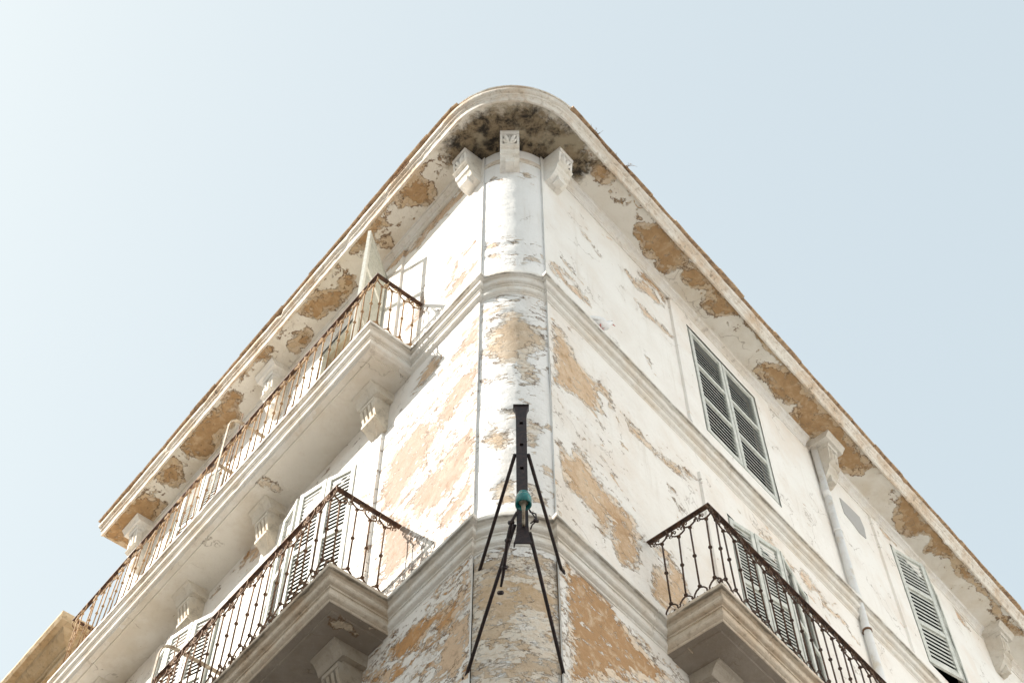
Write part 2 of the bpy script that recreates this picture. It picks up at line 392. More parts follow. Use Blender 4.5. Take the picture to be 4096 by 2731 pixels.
class G:
    """small helper to write node graphs"""
    def __init__(s, t): s.t = t

    def n(s, typ, **kw):
        x = s.t.nodes.new(typ)
        for k, v in kw.items(): setattr(x, k, v)
        return x

    def put(s, sock, v):
        if hasattr(v, 'is_linked') or isinstance(v, bpy.types.NodeSocket): s.t.links.new(v, sock)
        else: sock.default_value = v

    def math(s, op, a, b=0.0, clamp=False):
        x = s.n('ShaderNodeMath', operation=op); x.use_clamp = clamp
        s.put(x.inputs[0], a); s.put(x.inputs[1], b)
        return x.outputs[0]

    def ss(s, v, lo, hi):
        x = s.n('ShaderNodeMapRange', interpolation_type='SMOOTHSTEP')
        s.put(x.inputs[0], v); x.inputs[1].default_value = lo; x.inputs[2].default_value = hi
        return x.outputs[0]

    def noise(s, vec, scale, detail=4, rough=.55, dist=0.0):
        x = s.n('ShaderNodeTexNoise')
        s.put(x.inputs['Vector'], vec); x.inputs['Scale'].default_value = scale
        x.inputs['Detail'].default_value = detail; x.inputs['Roughness'].default_value = rough
        x.inputs['Distortion'].default_value = dist
        return x.outputs['Fac']

    def mix(s, f, a, b):
        x = s.n('ShaderNodeMix', data_type='RGBA')
        s.put(x.inputs[0], f)
        s.put(x.inputs[6], a if isinstance(a, bpy.types.NodeSocket) else (*a, 1))
        s.put(x.inputs[7], b if isinstance(b, bpy.types.NodeSocket) else (*b, 1))
        return x.outputs[2]

    def attr(s, name):
        return s.n('ShaderNodeAttribute', attribute_name=name).outputs['Fac']

    def obj(s, scale=(1, 1, 1), rot=(0, 0, 0)):
        c = s.n('ShaderNodeTexCoord')
        mp = s.n('ShaderNodeMapping')
        mp.inputs['Scale'].default_value = scale; mp.inputs['Rotation'].default_value = rot
        s.t.links.new(c.outputs['Object'], mp.inputs[0])
        return mp.outputs[0]

    def bump(s, h, dist, strength=1.0, normal=None):
        x = s.n('ShaderNodeBump')
        s.put(x.inputs['Height'], h); x.inputs['Distance'].default_value = dist; x.inputs['Strength'].default_value = strength
        if normal: s.put(x.inputs['Normal'], normal)
        return x.outputs[0]


def mat_plaster(name, paint=(.83, .80, .75), paint2=(.74, .69, .62), peach=(.72, .52, .37), ochre=(.50, .30, .14), raw=(.58, .47, .34), raw2=(.60, .50, .38),
                flake=.66, ragged=.10, ang=0.0, mould=False, flake_col=(.74, .58, .45), isl_amt=.9, wash_col=(.82, .72, .62), rim=(.76, .66, .55), stain=(.36, .23, .12), bias=.0, ns=6.5, raw2b=None):
    m, t, b = nodes(name)
    g = G(t)
    v = g.obj()
    # streaky coordinates: losses run along the facade and slant down it
    vs = g.obj(scale=(1.0, 1.0, 2.0), rot=(0, 0, ang))
    n1 = g.noise(v, 1.6, 5, .6)
    n2 = g.noise(vs, ns, 9, .68, .5)
    n3 = g.noise(v, 60.0, 5, .6)
    n4 = g.noise(vs, 24.0, 6, .66, .3)
    peel = g.attr('peel'); deep = g.attr('deep')
    near = g.ss(peel, -.30, .02)
    deepf = g.ss(deep, .15, .45)
    if raw2b: raw2 = g.mix(deepf, raw2, raw2b); rim = g.mix(deepf, rim, raw)
    d = g.math('ADD', peel, g.math('MULTIPLY', g.math('SUBTRACT', n2, .52 - bias), ragged * 3.4))
    d = g.math('ADD', d, g.math('MULTIPLY', g.math('SUBTRACT', n4, .5), .10))
    d = g.math('ADD', d, g.math('MULTIPLY', g.math('SUBTRACT', n3, .5), .03))
    m_peel = g.ss(d, -.003, .003)
    # the undercoat breaks away further in than the top coat
    d2 = g.math('SUBTRACT', d, g.math('ADD', .004, g.math('MULTIPLY', g.math('MAXIMUM', g.math('SUBTRACT', g.noise(vs, 3.7, 6, .62), .42), 0.0), .60)))
    m_deep = g.ss(d2, -.003, .003)
    # islands of top coat left inside a loss
    isl = g.ss(g.math('SUBTRACT', g.math('ADD', g.math('MULTIPLY', g.noise(vs, 9.0, 8, .70, .5), .7), g.math('MULTIPLY', n4, .3)), g.math('MULTIPLY', g.math('MINIMUM', peel, .10), .75)), .50, .512)
    m_peel = g.math('MULTIPLY', m_peel, g.math('SUBTRACT', 1.0, g.math('MULTIPLY', isl, isl_amt)))
    # stray flakes, thicker about the losses
    fl = g.math('ADD', g.noise(vs, 5.0, 9, .68, .8), g.math('MULTIPLY', g.math('SUBTRACT', n1, .5), .30))
    fl = g.math('ADD', fl, g.math('MULTIPLY', near, .035))
    m_fl = g.ss(fl, flake, flake + .008)
    # colours: coats of limewash, dust and rain streaks
    col = g.mix(g.ss(n1, .40, .70), paint, paint2)
    col = g.mix(g.math('MULTIPLY', g.ss(n3, .52, .8), .20), col, (.55, .50, .44))
    wash = g.ss(g.noise(v, .8, 5, .65), .46, .72)
    col = g.mix(g.math('MULTIPLY', wash, .45), col, wash_col)
    streak = g.math('MULTIPLY', g.ss(g.noise(g.obj(scale=(9, 9, .55)), 1.0, 6, .65), .50, .74), g.ss(g.noise(v, 1.1, 3), .42, .62))
    col = g.mix(g.math('MULTIPLY', streak, .30), col, (.50, .42, .33))
    scuff = g.ss(g.noise(vs, 12.0, 9, .75, .4), .56, .72)
    col = g.mix(g.math('MULTIPLY', scuff, .28), col, (.60, .52, .43))
    col = g.mix(m_fl, col, g.mix(g.ss(n4, .4, .6), g.mix(g.ss(deep, .15, .45), flake_col, raw), raw2))
    dd = g.math('ADD', deep, g.math('MULTIPLY', g.math('SUBTRACT', g.noise(v, 4.0, 6, .62), .5), .55))
    under = g.mix(g.ss(dd, .28, .42), peach, raw)
    under = g.mix(g.ss(dd, .58, .86), under, ochre)
    mott = g.noise(v, 8.0, 8, .72, .5)
    under = g.mix(g.math('MULTIPLY', g.ss(mott, .48, .66), .75), under, raw2)
    under = g.mix(g.math('MULTIPLY', g.ss(mott, .50, .32), .75), under, stain)
    grit = g.ss(g.noise(v, 90.0, 3, .7), .45, .75)
    under = g.mix(g.math('MULTIPLY', grit, .35), under, (.36, .25, .15))
    coat = g.mix(g.ss(n4, .40, .62), rim, raw2)
    col = g.mix(m_peel, col, g.mix(m_deep, coat, under))
    # undercut shadow of the torn edges, painted as a thin brown line
    ad = g.math('MINIMUM', g.math('ABSOLUTE', d), g.math('ADD', g.math('ABSOLUTE', d2), .002))
    edge = g.math('MULTIPLY', g.math('SUBTRACT', 1.0, g.ss(ad, .004, .014)), g.ss(g.noise(v, 9.0, 4), .47, .56))
    af = g.math('ABSOLUTE', g.math('SUBTRACT', fl, flake))
    edge2 = g.math('MULTIPLY', g.math('SUBTRACT', 1.0, g.ss(af, .003, .011)), g.ss(g.noise(v, 12.0, 4), .50, .57))
    edge = g.math('MULTIPLY', g.math('MAXIMUM', edge, edge2), .8)
    col = g.mix(edge, col, (.20, .115, .06))
    # hairline cracks
    vo = g.n('ShaderNodeTexVoronoi', feature='DISTANCE_TO_EDGE')
    vd = g.n('ShaderNodeVectorMath', operation='ADD')
    nn = g.n('ShaderNodeTexNoise'); g.put(nn.inputs['Vector'], v); nn.inputs['Scale'].default_value = 3.0; nn.inputs['Detail'].default_value = 6
    sc_ = g.n('ShaderNodeVectorMath', operation='SCALE'); t.links.new(nn.outputs['Color'], sc_.inputs[0]); sc_.inputs['Scale'].default_value = .9
    t.links.new(sc_.outputs[0], vd.inputs[0]); g.put(vd.inputs[1], v)
    t.links.new(vd.outputs[0], vo.inputs['Vector']); vo.inputs['Scale'].default_value = .9
    crack = g.math('MULTIPLY', g.math('SUBTRACT', 1.0, g.ss(vo.outputs['Distance'], .0, .009)), g.ss(g.noise(v, 2.2, 2), .50, .60))
    col = g.mix(g.math('MULTIPLY', crack, .6), col, (.25, .19, .14))
    if mould:
        mo = g.math('ADD', g.attr('mould'), g.math('MULTIPLY', g.math('SUBTRACT', g.noise(v, 6.0, 8, .7, .3), .5), .55))
        mm = g.ss(mo, -.10, .06)
        mcol = g.mix(g.ss(g.noise(v, 8.0, 8, .75, .4), .40, .60), (.032, .026, .020), (.25, .19, .12))
        mcol = g.mix(g.ss(g.noise(v, 3.0, 4, .6), .52, .66), mcol, (.34, .285, .20))
        col = g.mix(mm, col, mcol)
    t.links.new(col, b.inputs['Base Color'])
    b.inputs['Roughness'].default_value = .85
    b.inputs['Specular IOR Level'].default_value = .25
    h = g.math('SUBTRACT', g.math('SUBTRACT', 1.0, g.math('MAXIMUM', m_peel, m_fl)), g.math('MULTIPLY', g.math('MULTIPLY', m_peel, m_deep), .8))
    nb = g.bump(h, .022, 1.0)
    h2 = g.math('ADD', n3, g.math('MULTIPLY', g.noise(v, 130.0, 4, .7), .6))
    nb = g.bump(h2, .006, .7, nb)
    h3 = g.math('SUBTRACT', g.noise(v, 14.0, 5, .6), g.math('MULTIPLY', crack, .3))
    nb = g.bump(h3, .012, .8, nb)
    t.links.new(nb, b.inputs['Normal'])
    return m


def mat_stone(name, base=(.74, .70, .64), dark=(.40, .34, .27), dirt=(.20, .17, .13), amt=.5, tan=(.66, .50, .35), algae=0.0):
    m, t, b = nodes(name)
    g = G(t)
    v = g.obj()
    n1 = g.noise(v, 2.2, 6, .65, .3)
    n2 = g.noise(v, 17.0, 6, .7, .3)
    n3 = g.noise(v, 75.0, 5, .6)
    col = g.mix(g.ss(n1, .40, .68), base, tan)
    col = g.mix(g.math('MULTIPLY', g.ss(n2, .48, .72), amt), col, dark)
    col = g.mix(g.math('MULTIPLY', g.ss(g.math('ADD', n1, g.math('MULTIPLY', n2, .6)), .92, 1.08), amt), col, dirt)
    col = g.mix(g.math('MULTIPLY', g.ss(n3, .55, .8), .35), col, dark)
    if algae:                                                  # algae growing along the drip edge, in patches
        ag = g.math('ADD', g.attr('stain'), g.math('MULTIPLY', g.math('SUBTRACT', g.noise(g.obj(scale=(1, 1, 3)), 3.0, 8, .7), .5), 2.6))
        col = g.mix(g.math('MULTIPLY', g.ss(ag, .55, 1.15), algae), col, (.17, .14, .105))
    t.links.new(col, b.inputs['Base Color'])
    b.inputs['Roughness'].default_value = .88
    b.inputs['Specular IOR Level'].default_value = .2
    nb = g.bump(g.noise(v, 26.0, 6, .65), .012, .8)
    nb = g.bump(n3, .005, .8, nb)
    t.links.new(nb, b.inputs['Normal'])
    return m


def mat_simple(name, c1, c2, scale=20.0, rough=.6, metal=0.0, lo=.42, hi=.62, bump=.003, c3=None, s3=5.0):
    m, t, b = nodes(name)
    g = G(t)
    v = g.obj()
    n = g.noise(v, scale, 6, .65)
    col = g.mix(g.ss(n, lo, hi), c1, c2)
    if c3: col = g.mix(g.ss(g.noise(v, s3, 5, .7), .52, .62), col, c3)
    if 'rust' in name:
        oi = g.n('ShaderNodeObjectInfo')
        col = g.mix(g.math('MULTIPLY', oi.outputs['Random'], .45), col, tuple(x * .55 for x in c1))
        col = g.mix(g.math('MULTIPLY', g.ss(g.noise(v, 6.0, 4, .7), .5, .66), .5), col, tuple(min(1, x * 1.3) for x in c2))
    t.links.new(col, b.inputs['Base Color'])
    b.inputs['Roughness'].default_value = rough
    b.inputs['Metallic'].default_value = metal
    t.links.new(g.bump(n, bump, .8), b.inputs['Normal'])
    return m


M_L = mat_plaster('peeling_plaster_warm', ang=R(20), flake=.625, paint=(.83, .795, .75), paint2=(.76, .715, .66), peach=(.355, .272, .218), ochre=(.54, .29, .12), raw=(.66, .48, .33), raw2=(.43, .345, .285), flake_col=(.36, .275, .22), rim=(.44, .35, .285), stain=(.29, .20, .14), ragged=.11, raw2b=(.62, .47, .33))
M_R = mat_plaster('peeling_plaster_cool', ang=R(-20), flake=.675, paint=(.85, .82, .775), paint2=(.79, .745, .69), peach=(.76, .57, .42), ochre=(.46, .275, .14), raw=(.66, .485, .33), raw2=(.72, .58, .43), flake_col=(.74, .58, .45), rim=(.78, .66, .54), stain=(.44, .27, .14), bias=.03)
M_C = mat_plaster('peeling_plaster_corner', paint=(.83, .82, .805), paint2=(.77, .755, .735), flake=.655, peach=(.66, .52, .40), ochre=(.52, .36, .21), raw=(.60, .47, .34), raw2=(.68, .57, .45), flake_col=(.66, .54, .42), isl_amt=.5, rim=(.72, .65, .56), stain=(.42, .29, .18), wash_col=(.80, .76, .71))
M_SOF = mat_plaster('soffit_plaster', paint=(.74, .70, .63), paint2=(.62, .56, .47), peach=(.50, .34, .19), ochre=(.40, .25, .125), raw=(.44, .29, .16), raw2=(.54, .40, .26), flake=.68, mould=True, flake_col=(.54, .41, .27), rim=(.56, .43, .29), stain=(.30, .19, .10), wash_col=(.66, .55, .41), ragged=.075, bias=.13, isl_amt=.25, ns=4.2)
M_BSOF = mat_plaster('balcony_soffit_plaster', paint=(.80, .76, .69), paint2=(.69, .63, .54), peach=(.74, .62, .48), ochre=(.55, .42, .28), flake=.69, flake_col=(.68, .57, .44), ragged=.06, wash_col=(.70, .62, .51))
M_BSOFD = mat_plaster('shaded_soffit_plaster', paint=(.34, .295, .25), paint2=(.25, .21, .17), peach=(.44, .35, .25), ochre=(.36, .26, .17), flake=.70, flake_col=(.42, .34, .25), ragged=.06, wash_col=(.30, .245, .19), rim=(.42, .35, .27), stain=(.22, .16, .11))  # paint darkened to carry the shade under the lower balconies
M_TRIM = mat_stone('painted_stone_trim', base=(.80, .775, .73), tan=(.74, .67, .58), dark=(.52, .46, .38), dirt=(.30, .26, .21), amt=.36, algae=.75)
M_TRIMD = mat_stone('grimy_shaded_trim', base=(.66, .58, .48), tan=(.58, .46, .34), dark=(.38, .30, .22), dirt=(.19, .15, .11), amt=.65, algae=.9)  # grime plus the shade on the lower balconies, painted into a darker base
M_WHITE = mat_stone('white_return', base=(.78, .78, .77), tan=(.74, .71, .66), dark=(.55, .50, .43), amt=.3)
M_CORN = mat_stone('weathered_cornice', base=(.74, .69, .62), tan=(.62, .48, .35), dark=(.42, .34, .26), dirt=(.13, .11, .09), amt=.85)
M_CROWN = mat_stone('crown_plaster', base=(.74, .72, .69), tan=(.68, .62, .54), dark=(.50, .45, .38), dirt=(.24, .20, .16), amt=.5)
M_CORB = mat_stone('carved_stone', base=(.85, .825, .785), tan=(.78, .72, .63), dark=(.56, .50, .42), dirt=(.36, .31, .25), amt=.35)
M_CORBG = mat_stone('weathered_carved_stone', base=(.66, .62, .555), tan=(.58, .51, .42), dark=(.40, .35, .29), dirt=(.24, .20, .16), amt=.5)
M_CORBT = mat_stone('beige_carved_stone', base=(.74, .69, .61), tan=(.66, .58, .47), dark=(.46, .40, .32), dirt=(.28, .23, .18), amt=.45)
M_CORBD = mat_stone('shaded_carved_stone', base=(.42, .37, .31), tan=(.36, .30, .23), dark=(.22, .18, .14), dirt=(.12, .10, .08), amt=.4)  # lower corbels: shade below the balconies put into the stone colour
M_OCH = mat_stone('ochre_stone', base=(.58, .46, .31), tan=(.46, .33, .19), dark=(.24, .18, .12), amt=.6)
M_RUSTG = mat_simple('sunlit_rusted_iron', (.24, .13, .062), (.42, .27, .13), 26, .75, .1, c3=(.48, .34, .18), s3=9)  # sunlight on the upper railing painted in as a lighter, golden rust
M_TILE = mat_simple('terracotta_tile', (.46, .31, .19), (.25, .17, .11), 14, .85, c3=(.52, .38, .24), bump=.008)
M_RUST = mat_simple('rusted_iron', (.13, .072, .042), (.26, .14, .07), 28, .72, .2, c3=(.25, .16, .09), s3=9)
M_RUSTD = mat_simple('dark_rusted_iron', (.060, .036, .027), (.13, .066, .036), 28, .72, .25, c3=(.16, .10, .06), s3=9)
M_RAILTOP = mat_simple('rusted_iron_dark', (.06, .034, .026), (.13, .065, .035), 30, .7, .25)
M_IRON = mat_simple('dark_painted_iron', (.022, .016, .018), (.045, .026, .024), 40, .55, .35)
M_GREEN = mat_simple('shutter_paint', (.62, .625, .575), (.50, .505, .46), 24, .6, c3=(.68, .675, .62), s3=6)
M_CREAMSH = mat_simple('shutter_paint_cream', (.64, .64, .58), (.52, .52, .46), 24, .6, c3=(.58, .57, .49), s3=8)
M_DARK = mat_simple('dark_interior', (.012, .012, .013), (.02, .02, .022), 4, .9)
M_REV = mat_simple('reveal_plaster', (.66, .60, .50), (.50, .44, .34), 9, .85)
M_CREAM = mat_simple('cream_door', (.66, .60, .46), (.58, .52, .40), 9, .7)
M_PIPE = mat_simple('white_pipe', (.80, .79, .77), (.74, .725, .70), 6, .45, bump=.001, c3=(.68, .62, .53), s3=3)
M_STREET = mat_simple('street_paving', (.17, .165, .16), (.13, .127, .123), 6, .9)
M_OPP = mat_simple('far_plaster', (.80, .80, .81), (.75, .75, .76), 2.0, .9)
M_DOVE = mat_simple('white_feathers', (.82, .82, .82), (.76, .75, .74), 60, .7)
M_PINK = mat_simple('pink_skin', (.60, .22, .18), (.45, .15, .13), 60, .5)
M_EYE = mat_simple('dark_eye', (.03, .008, .008), (.05, .01, .01), 60, .2)
M_WEED = mat_simple('dry_weed', (.20, .11, .06), (.30, .19, .10), 50, .9)
M_CER = mat_simple('old_ceramic', (.55, .52, .46), (.30, .25, .19), 30, .5)
M_STRAP = mat_simple('weathered_strap', (.36, .31, .24), (.22, .16, .11), 18, .8, c3=(.48, .43, .34), s3=12)

m, t, b = nodes('teal_glass')
g = G(t)
t.links.new(g.mix(g.ss(g.noise(g.obj(), 30, 4), .4, .65), (.015, .20, .20), (.05, .30, .28)), b.inputs['Base Color'])
b.inputs['Roughness'].default_value = .12
b.inputs['Transmission Weight'].default_value = .35
b.inputs['IOR'].default_value = 1.5
M_GLASS = m

# ---------------------------------------------------------------- street
bm = bmesh.new()
S = 900
vs_ = [bm.verts.new(v) for v in ((-S, -S, 0), (S, -S, 0), (S, S, 0), (-S, S, 0))]
bm.faces.new(vs_)
tag(bm_obj('street', bm, M_STREET), kind='structure')

# ---------------------------------------------------------------- the corner building
HOUSE = empty('corner_building', pt('L', 0, 0, -EYE))
tag(HOUSE, 'weathered white corner building with rounded corner, peeling ochre plaster and deep cornice', 'building')
hm = Matrix.Translation(-HOUSE.location)


def part(o, parent=None):
    """hang a mesh built in world space on the building (or on one of its parts)"""
    p = parent or HOUSE
    o.parent = p
    if p is HOUSE: o.matrix_local = hm
    return o


def grid_lines(a, b, step, extra=()):
    n = max(1, int(round((b - a) / step)))
    L = list(np.linspace(a, b, n + 1)) + [x for x in extra if a < x < b]
    L = sorted(L)
    out = [L[0]]
    ex = set(round(x, 5) for x in extra)
    for x in L[1:]:
        if x - out[-1] < .004 and not (round(x, 5) in ex and round(out[-1], 5) in ex):
            if round(x, 5) in ex: out[-1] = x
            continue
        out.append(x)
    return out


def wall(name, side, s0, s1, z0, z1, holes, strips, mat):
    ex_s = [v for h in holes for v in h[:2]] + [v for q in strips for v in (q[0] - .006, q[0], q[1], q[1] + .006)]
    ex_z = [v for h in holes for v in h[2:]] + [v for q in strips for v in q[2:4]]
    Ls = grid_lines(s0, s1, .03, ex_s)
    Lz = grid_lines(z0, z1, .03, ex_z)
    Sg, Zg = np.meshgrid(Ls, Lz, indexing='ij')
    pl, dp = wear(Sg.ravel(), Zg.ravel(), side)
    verts = []
    k = 0
    for s in Ls:
        for z in Lz:
            e = wob(Vector((s, z, 3 if side == 'L' else 9)), .0045)
            for q in strips:
                if q[0] <= s <= q[1] and q[2] <= z <= q[3]: e += q[4]
            e -= .007 * min(1, max(0, pl[k] * 25 + .5))
            verts.append(pt(side, s, e, z)); k += 1
    faces = []
    nz = len(Lz)
    for i in range(len(Ls) - 1):
        cs = (Ls[i] + Ls[i + 1]) / 2
        for j in range(nz - 1):
            cz = (Lz[j] + Lz[j + 1]) / 2
            if any(h[0] < cs < h[1] and h[2] < cz < h[3] for h in holes): continue
            a, b_ = i * nz + j, (i + 1) * nz + j
            f = (a, a + 1, b_ + 1, b_)
            faces.append(f if side == 'L' else f[::-1])
    return part(mesh_obj(name, verts, faces, mat, attrs={'peel': pl, 'deep': dp}, smooth=False))


ZT = 15.02
HOLES_L = [(1.76, 3.0, 12.13, 14.55), (1.80, 3.12, 8.58, 11.2), (4.95, 6.2, 12.13, 14.55), (4.1, 5.4, 8.58, 11.2)]
HOLES_R = [(2.57, 3.92, 12.52, 14.62), (2.64, 4.0, 8.60, 11.22), (6.86, 8.0, 12.5, 14.62)]
wall('wall', 'L', 0, 7.40, 6.4, ZT, HOLES_L, [(1.43, 3.35, 12.13, 14.86, .03), (1.42, 3.45, 8.58, 11.6, .03)], M_L)
wall('wall', 'R', 0, 11.5, 6.4, ZT, HOLES_R, [(2.28, 4.25, 12.15, 14.86, .03), (2.26, 4.3, 8.58, 11.5, .03), (6.5, 8.5, 12.15, 14.82, .03)], M_R)

# lower walls (outside the picture), end walls, small returns to the rounded corner and the flat roof
bm = bmesh.new()
for side, L in (('L', 7.4), ('R', 11.5)):
    q = [pt(side, 0, 0, -EYE), pt(side, L, 0, -EYE), pt(side, L, 0, 6.4), pt(side, 0, 0, 6.4)]
    bm.faces.new([bm.verts.new(v) for v in q])
    for za, zb in ((-EYE, ZT + .25),):
        q = [pt(side, L, 0, za), pt(side, L, -6, za), pt(side, L, -6, zb), pt(side, L, 0, zb)]
        bm.faces.new([bm.verts.new(v) for v in q])
part(bm_obj('plain_wall', bm, M_L))
bm = bmesh.new()
for side, sg in (('L', -1), ('R', 1)):
    q = [pt(side, 0, 0, -EYE), pt(side, 0, 0, ZT), colpt(sg * COL_A, 0, ZT), colpt(sg * COL_A, 0, -EYE)]
    bm.faces.new([bm.verts.new(v) for v in q])
part(bm_obj('corner_return', bm, M_WHITE))
bm = bmesh.new()
roof = [pt('L', 7.4, .3, 15.30), pt('L', .35, .3, 15.30), pt('R', .35, .3, 15.30), pt('R', 11.5, .3, 15.30), pt('R', 11.5, -6, 15.5), pt('L', 7.4, -6, 15.5)]
bm.faces.new([bm.verts.new(v) for v in roof])
part(bm_obj('roof', bm, M_TILE))

# rounded corner
ths = np.linspace(-COL_A, COL_A, 33); zs = list(np.linspace(6.4, ZT, 345))
pl, dp = wear(np.repeat(ths, len(zs)) * COL_R, np.tile(zs, len(ths)), 'C')
verts = []; faces = []
k = 0
for th in ths:
    for z in zs:
        e = wob(Vector((th * .5, z, 21)), .006) - .010 * min(1, max(0, pl[k] * 20 + .5)); k += 1
        verts.append(colpt(th, e, z))
nz = len(zs)
for i in range(len(ths) - 1):
    for j in range(nz - 1):
        a, b_ = i * nz + j, (i + 1) * nz + j
        faces.append((a, b_, b_ + 1, a + 1))
part(mesh_obj('rounded_corner', verts, faces, M_C, smooth=True, attrs={'peel': pl, 'deep': dp}))
bm = bmesh.new()
lo = [bm.verts.new(colpt(t_, 0, -EYE)) for t_ in ths[::4]]; hi = [bm.verts.new(colpt(t_, 0, 6.4)) for t_ in ths[::4]]
for i in range(len(lo) - 1): bm.faces.new((lo[i], lo[i + 1], hi[i + 1], hi[i]))
part(bm_obj('corner_base', bm, M_C))


# ---------------------------------------------------------------- sweeps of mouldings round the plan
def plan_rows(path, step=.07):
    """path of (x,y); returns [(point, mitre vector, corner index)] with long runs subdivided"""
    P = [Vector((p[0], p[1])) for p in path]
    nr = []
    for a, b_ in zip(P, P[1:]):
        t_ = (b_ - a).normalized(); nr.append(Vector((t_.y, -t_.x)))
    rows = []
    for i, p in enumerate(P):
        if i == 0: mv = nr[0]
        elif i == len(P) - 1: mv = nr[-1]
        else:
            s_ = nr[i - 1] + nr[i]
            mv = s_ / max(.2, (1 + nr[i - 1].dot(nr[i])))
        rows.append((p, mv, i))
        if i < len(P) - 1:
            L = (P[i + 1] - p).length
            n = int(L / step)
            nxt = random.uniform(.5, 1.3)
            for k in range(1, n):
                q = p.lerp(P[i + 1], k / n)
                if L > .8 and k * step > nxt and k < n - 2:              # a joint between two lengths of moulding
                    t_ = (P[i + 1] - p).normalized()
                    rows.append((q - t_ * .006, nr[i], -1)); rows.append((q - t_ * .004, nr[i], -2)); rows.append((q + t_ * .004, nr[i], -2)); rows.append((q + t_ * .006, nr[i], -1))
                    nxt += random.uniform(.7, 1.6)
                else: rows.append((q, nr[i], -1))
    return rows


def sweep(name, rows, prof, mat, z0=0.0, amp=.003, parent=None, caps=True):
    verts = []; faces = []
    m_ = len(prof)
    for p, mv, ci in rows:
        for e, z in prof:
            if prof is STRING: amp = .0022
            q = p + mv * (e - (.007 if ci == -2 and e > .02 else 0))
            v = Vector((q.x, q.y, z + z0 + EYE))
            d = wob(v, amp, 1.3) - max(0, mnoise.noise(v * 7.0) - .42) * amp * 9
            v += Vector((mv.x, mv.y, 0)) * d + Vector((0, 0, wob(v + Vector((5, 5, 5)), amp)))
            verts.append(v)
    for i in range(len(rows) - 1):
        for j in range(m_ - 1):
            a, b_ = i * m_ + j, (i + 1) * m_ + j
            faces.append((a, a + 1, b_ + 1, b_))
    if caps:
        faces.append(tuple(range(m_))[::-1])
        faces.append(tuple((len(rows) - 1) * m_ + j for j in range(m_)))
    at = None
    if prof is STRING:
        at = {'stain': np.tile([1.0 if -.052 < z < -.03 and e > .06 else (.35 if z > -.03 else 0.0) for e, z in prof], len(rows))}
    return part(mesh_obj(name, verts, faces, mat, attrs=at), parent)


STRING = [(-.05, 0), (.108, 0), (.110, -.022), (.110, -.042), (.106, -.050), (.070, -.052), (.066, -.066), (.060, -.080), (.056, -.084), (.072, -.090), (.079, -.102), (.080, -.114), (.074, -.128), (.064, -.136),
          (.040, -.140), (.044, -.150), (.044, -.162), (.032, -.164), (.030, -.212), (.042, -.214), (.043, -.226), (.036, -.238), (.022, -.246), (.010, -.250), (.008, -.262), (.0, -.266), (-.05, -.266)]
arc = [colpt(th, 0, 0) for th in np.linspace(-COL_A, COL_A, 19)]


def string_path(bl, br, el, er):
    """full plan path of a string course, left end to right end, going out round the balconies"""
    path = [pt('L', 7.40, 0)]
    marks = {}
    if bl:
        path += [pt('L', bl[1], 0)]; marks['bl0'] = len(path) - 1
        path += [pt('L', bl[1], el), pt('L', bl[0], el), pt('L', bl[0], 0)]; marks['bl1'] = len(path) - 1
    path += [pt('L', 0, 0)] + arc + [pt('R', 0, 0)]
    if br:
        path += [pt('R', br[0], 0)]; marks['br0'] = len(path) - 1
        path += [pt('R', br[0], er), pt('R', br[1], er), pt('R', br[1], 0)]; marks['br1'] = len(path) - 1
    path += [pt('R', 11.5, 0)]
    return path, marks


def cut(rows, marks):
    idx = {ci: i for i, (p, mv, ci) in enumerate(rows) if ci >= 0}
    keys = sorted(marks.items(), key=lambda kv: kv[1])
    pieces = []
    last = 0
    for k_, ci in keys:
        pieces.append((last, idx[ci])); last = idx[ci]
    pieces.append((last, len(rows) - 1))
    return pieces


BAL = {}


def balcony(side, s0, s1, E, ztop, rows, surf):
    zb = ztop - .266
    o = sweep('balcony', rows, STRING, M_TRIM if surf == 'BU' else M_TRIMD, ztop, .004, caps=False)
    bm = bmesh.new()
    q = [pt(side, s0 - .1, -.02, ztop - .001), pt(side, s1 + .1, -.02, ztop - .001), pt(side, s1 + .1, E + .1, ztop - .001), pt(side, s0 - .1, E + .1, ztop - .001)]
    bm.faces.new([bm.verts.new(v) for v in q])
    t_ = bm_obj('balcony_floor', bm, M_TRIM); t_.parent = o
    # underside with a shallow sunk border and a raised field
    Ls = grid_lines(s0, s1, .03, (s0 + .06, s0 + .066, s1 - .06, s1 - .066)); Le = grid_lines(0, E, .02, (E - .06, E - .066))
    Sg, Eg = np.meshgrid(Ls, Le, indexing='ij')
    pl_, dp_ = wear(Sg.ravel(), Eg.ravel(), surf)
    vv = []
    for s in Ls:
        for e in Le:
            fld = s0 + .063 < s < s1 - .063 and e < E - .063
            vv.append(pt(side, s, e, zb - (.012 if fld else 0) + wob(Vector((s, e, 31)), .003)))
    n2 = len(Le); ff = []
    for i in range(len(Ls) - 1):
        for j in range(n2 - 1):
            a, b_ = i * n2 + j, (i + 1) * n2 + j
            ff.append((a, b_, b_ + 1, a + 1) if side == 'R' else (a, a + 1, b_ + 1, b_))
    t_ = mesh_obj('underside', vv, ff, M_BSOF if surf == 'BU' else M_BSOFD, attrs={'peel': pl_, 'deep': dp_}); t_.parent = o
    BAL[surf] = o
    return o


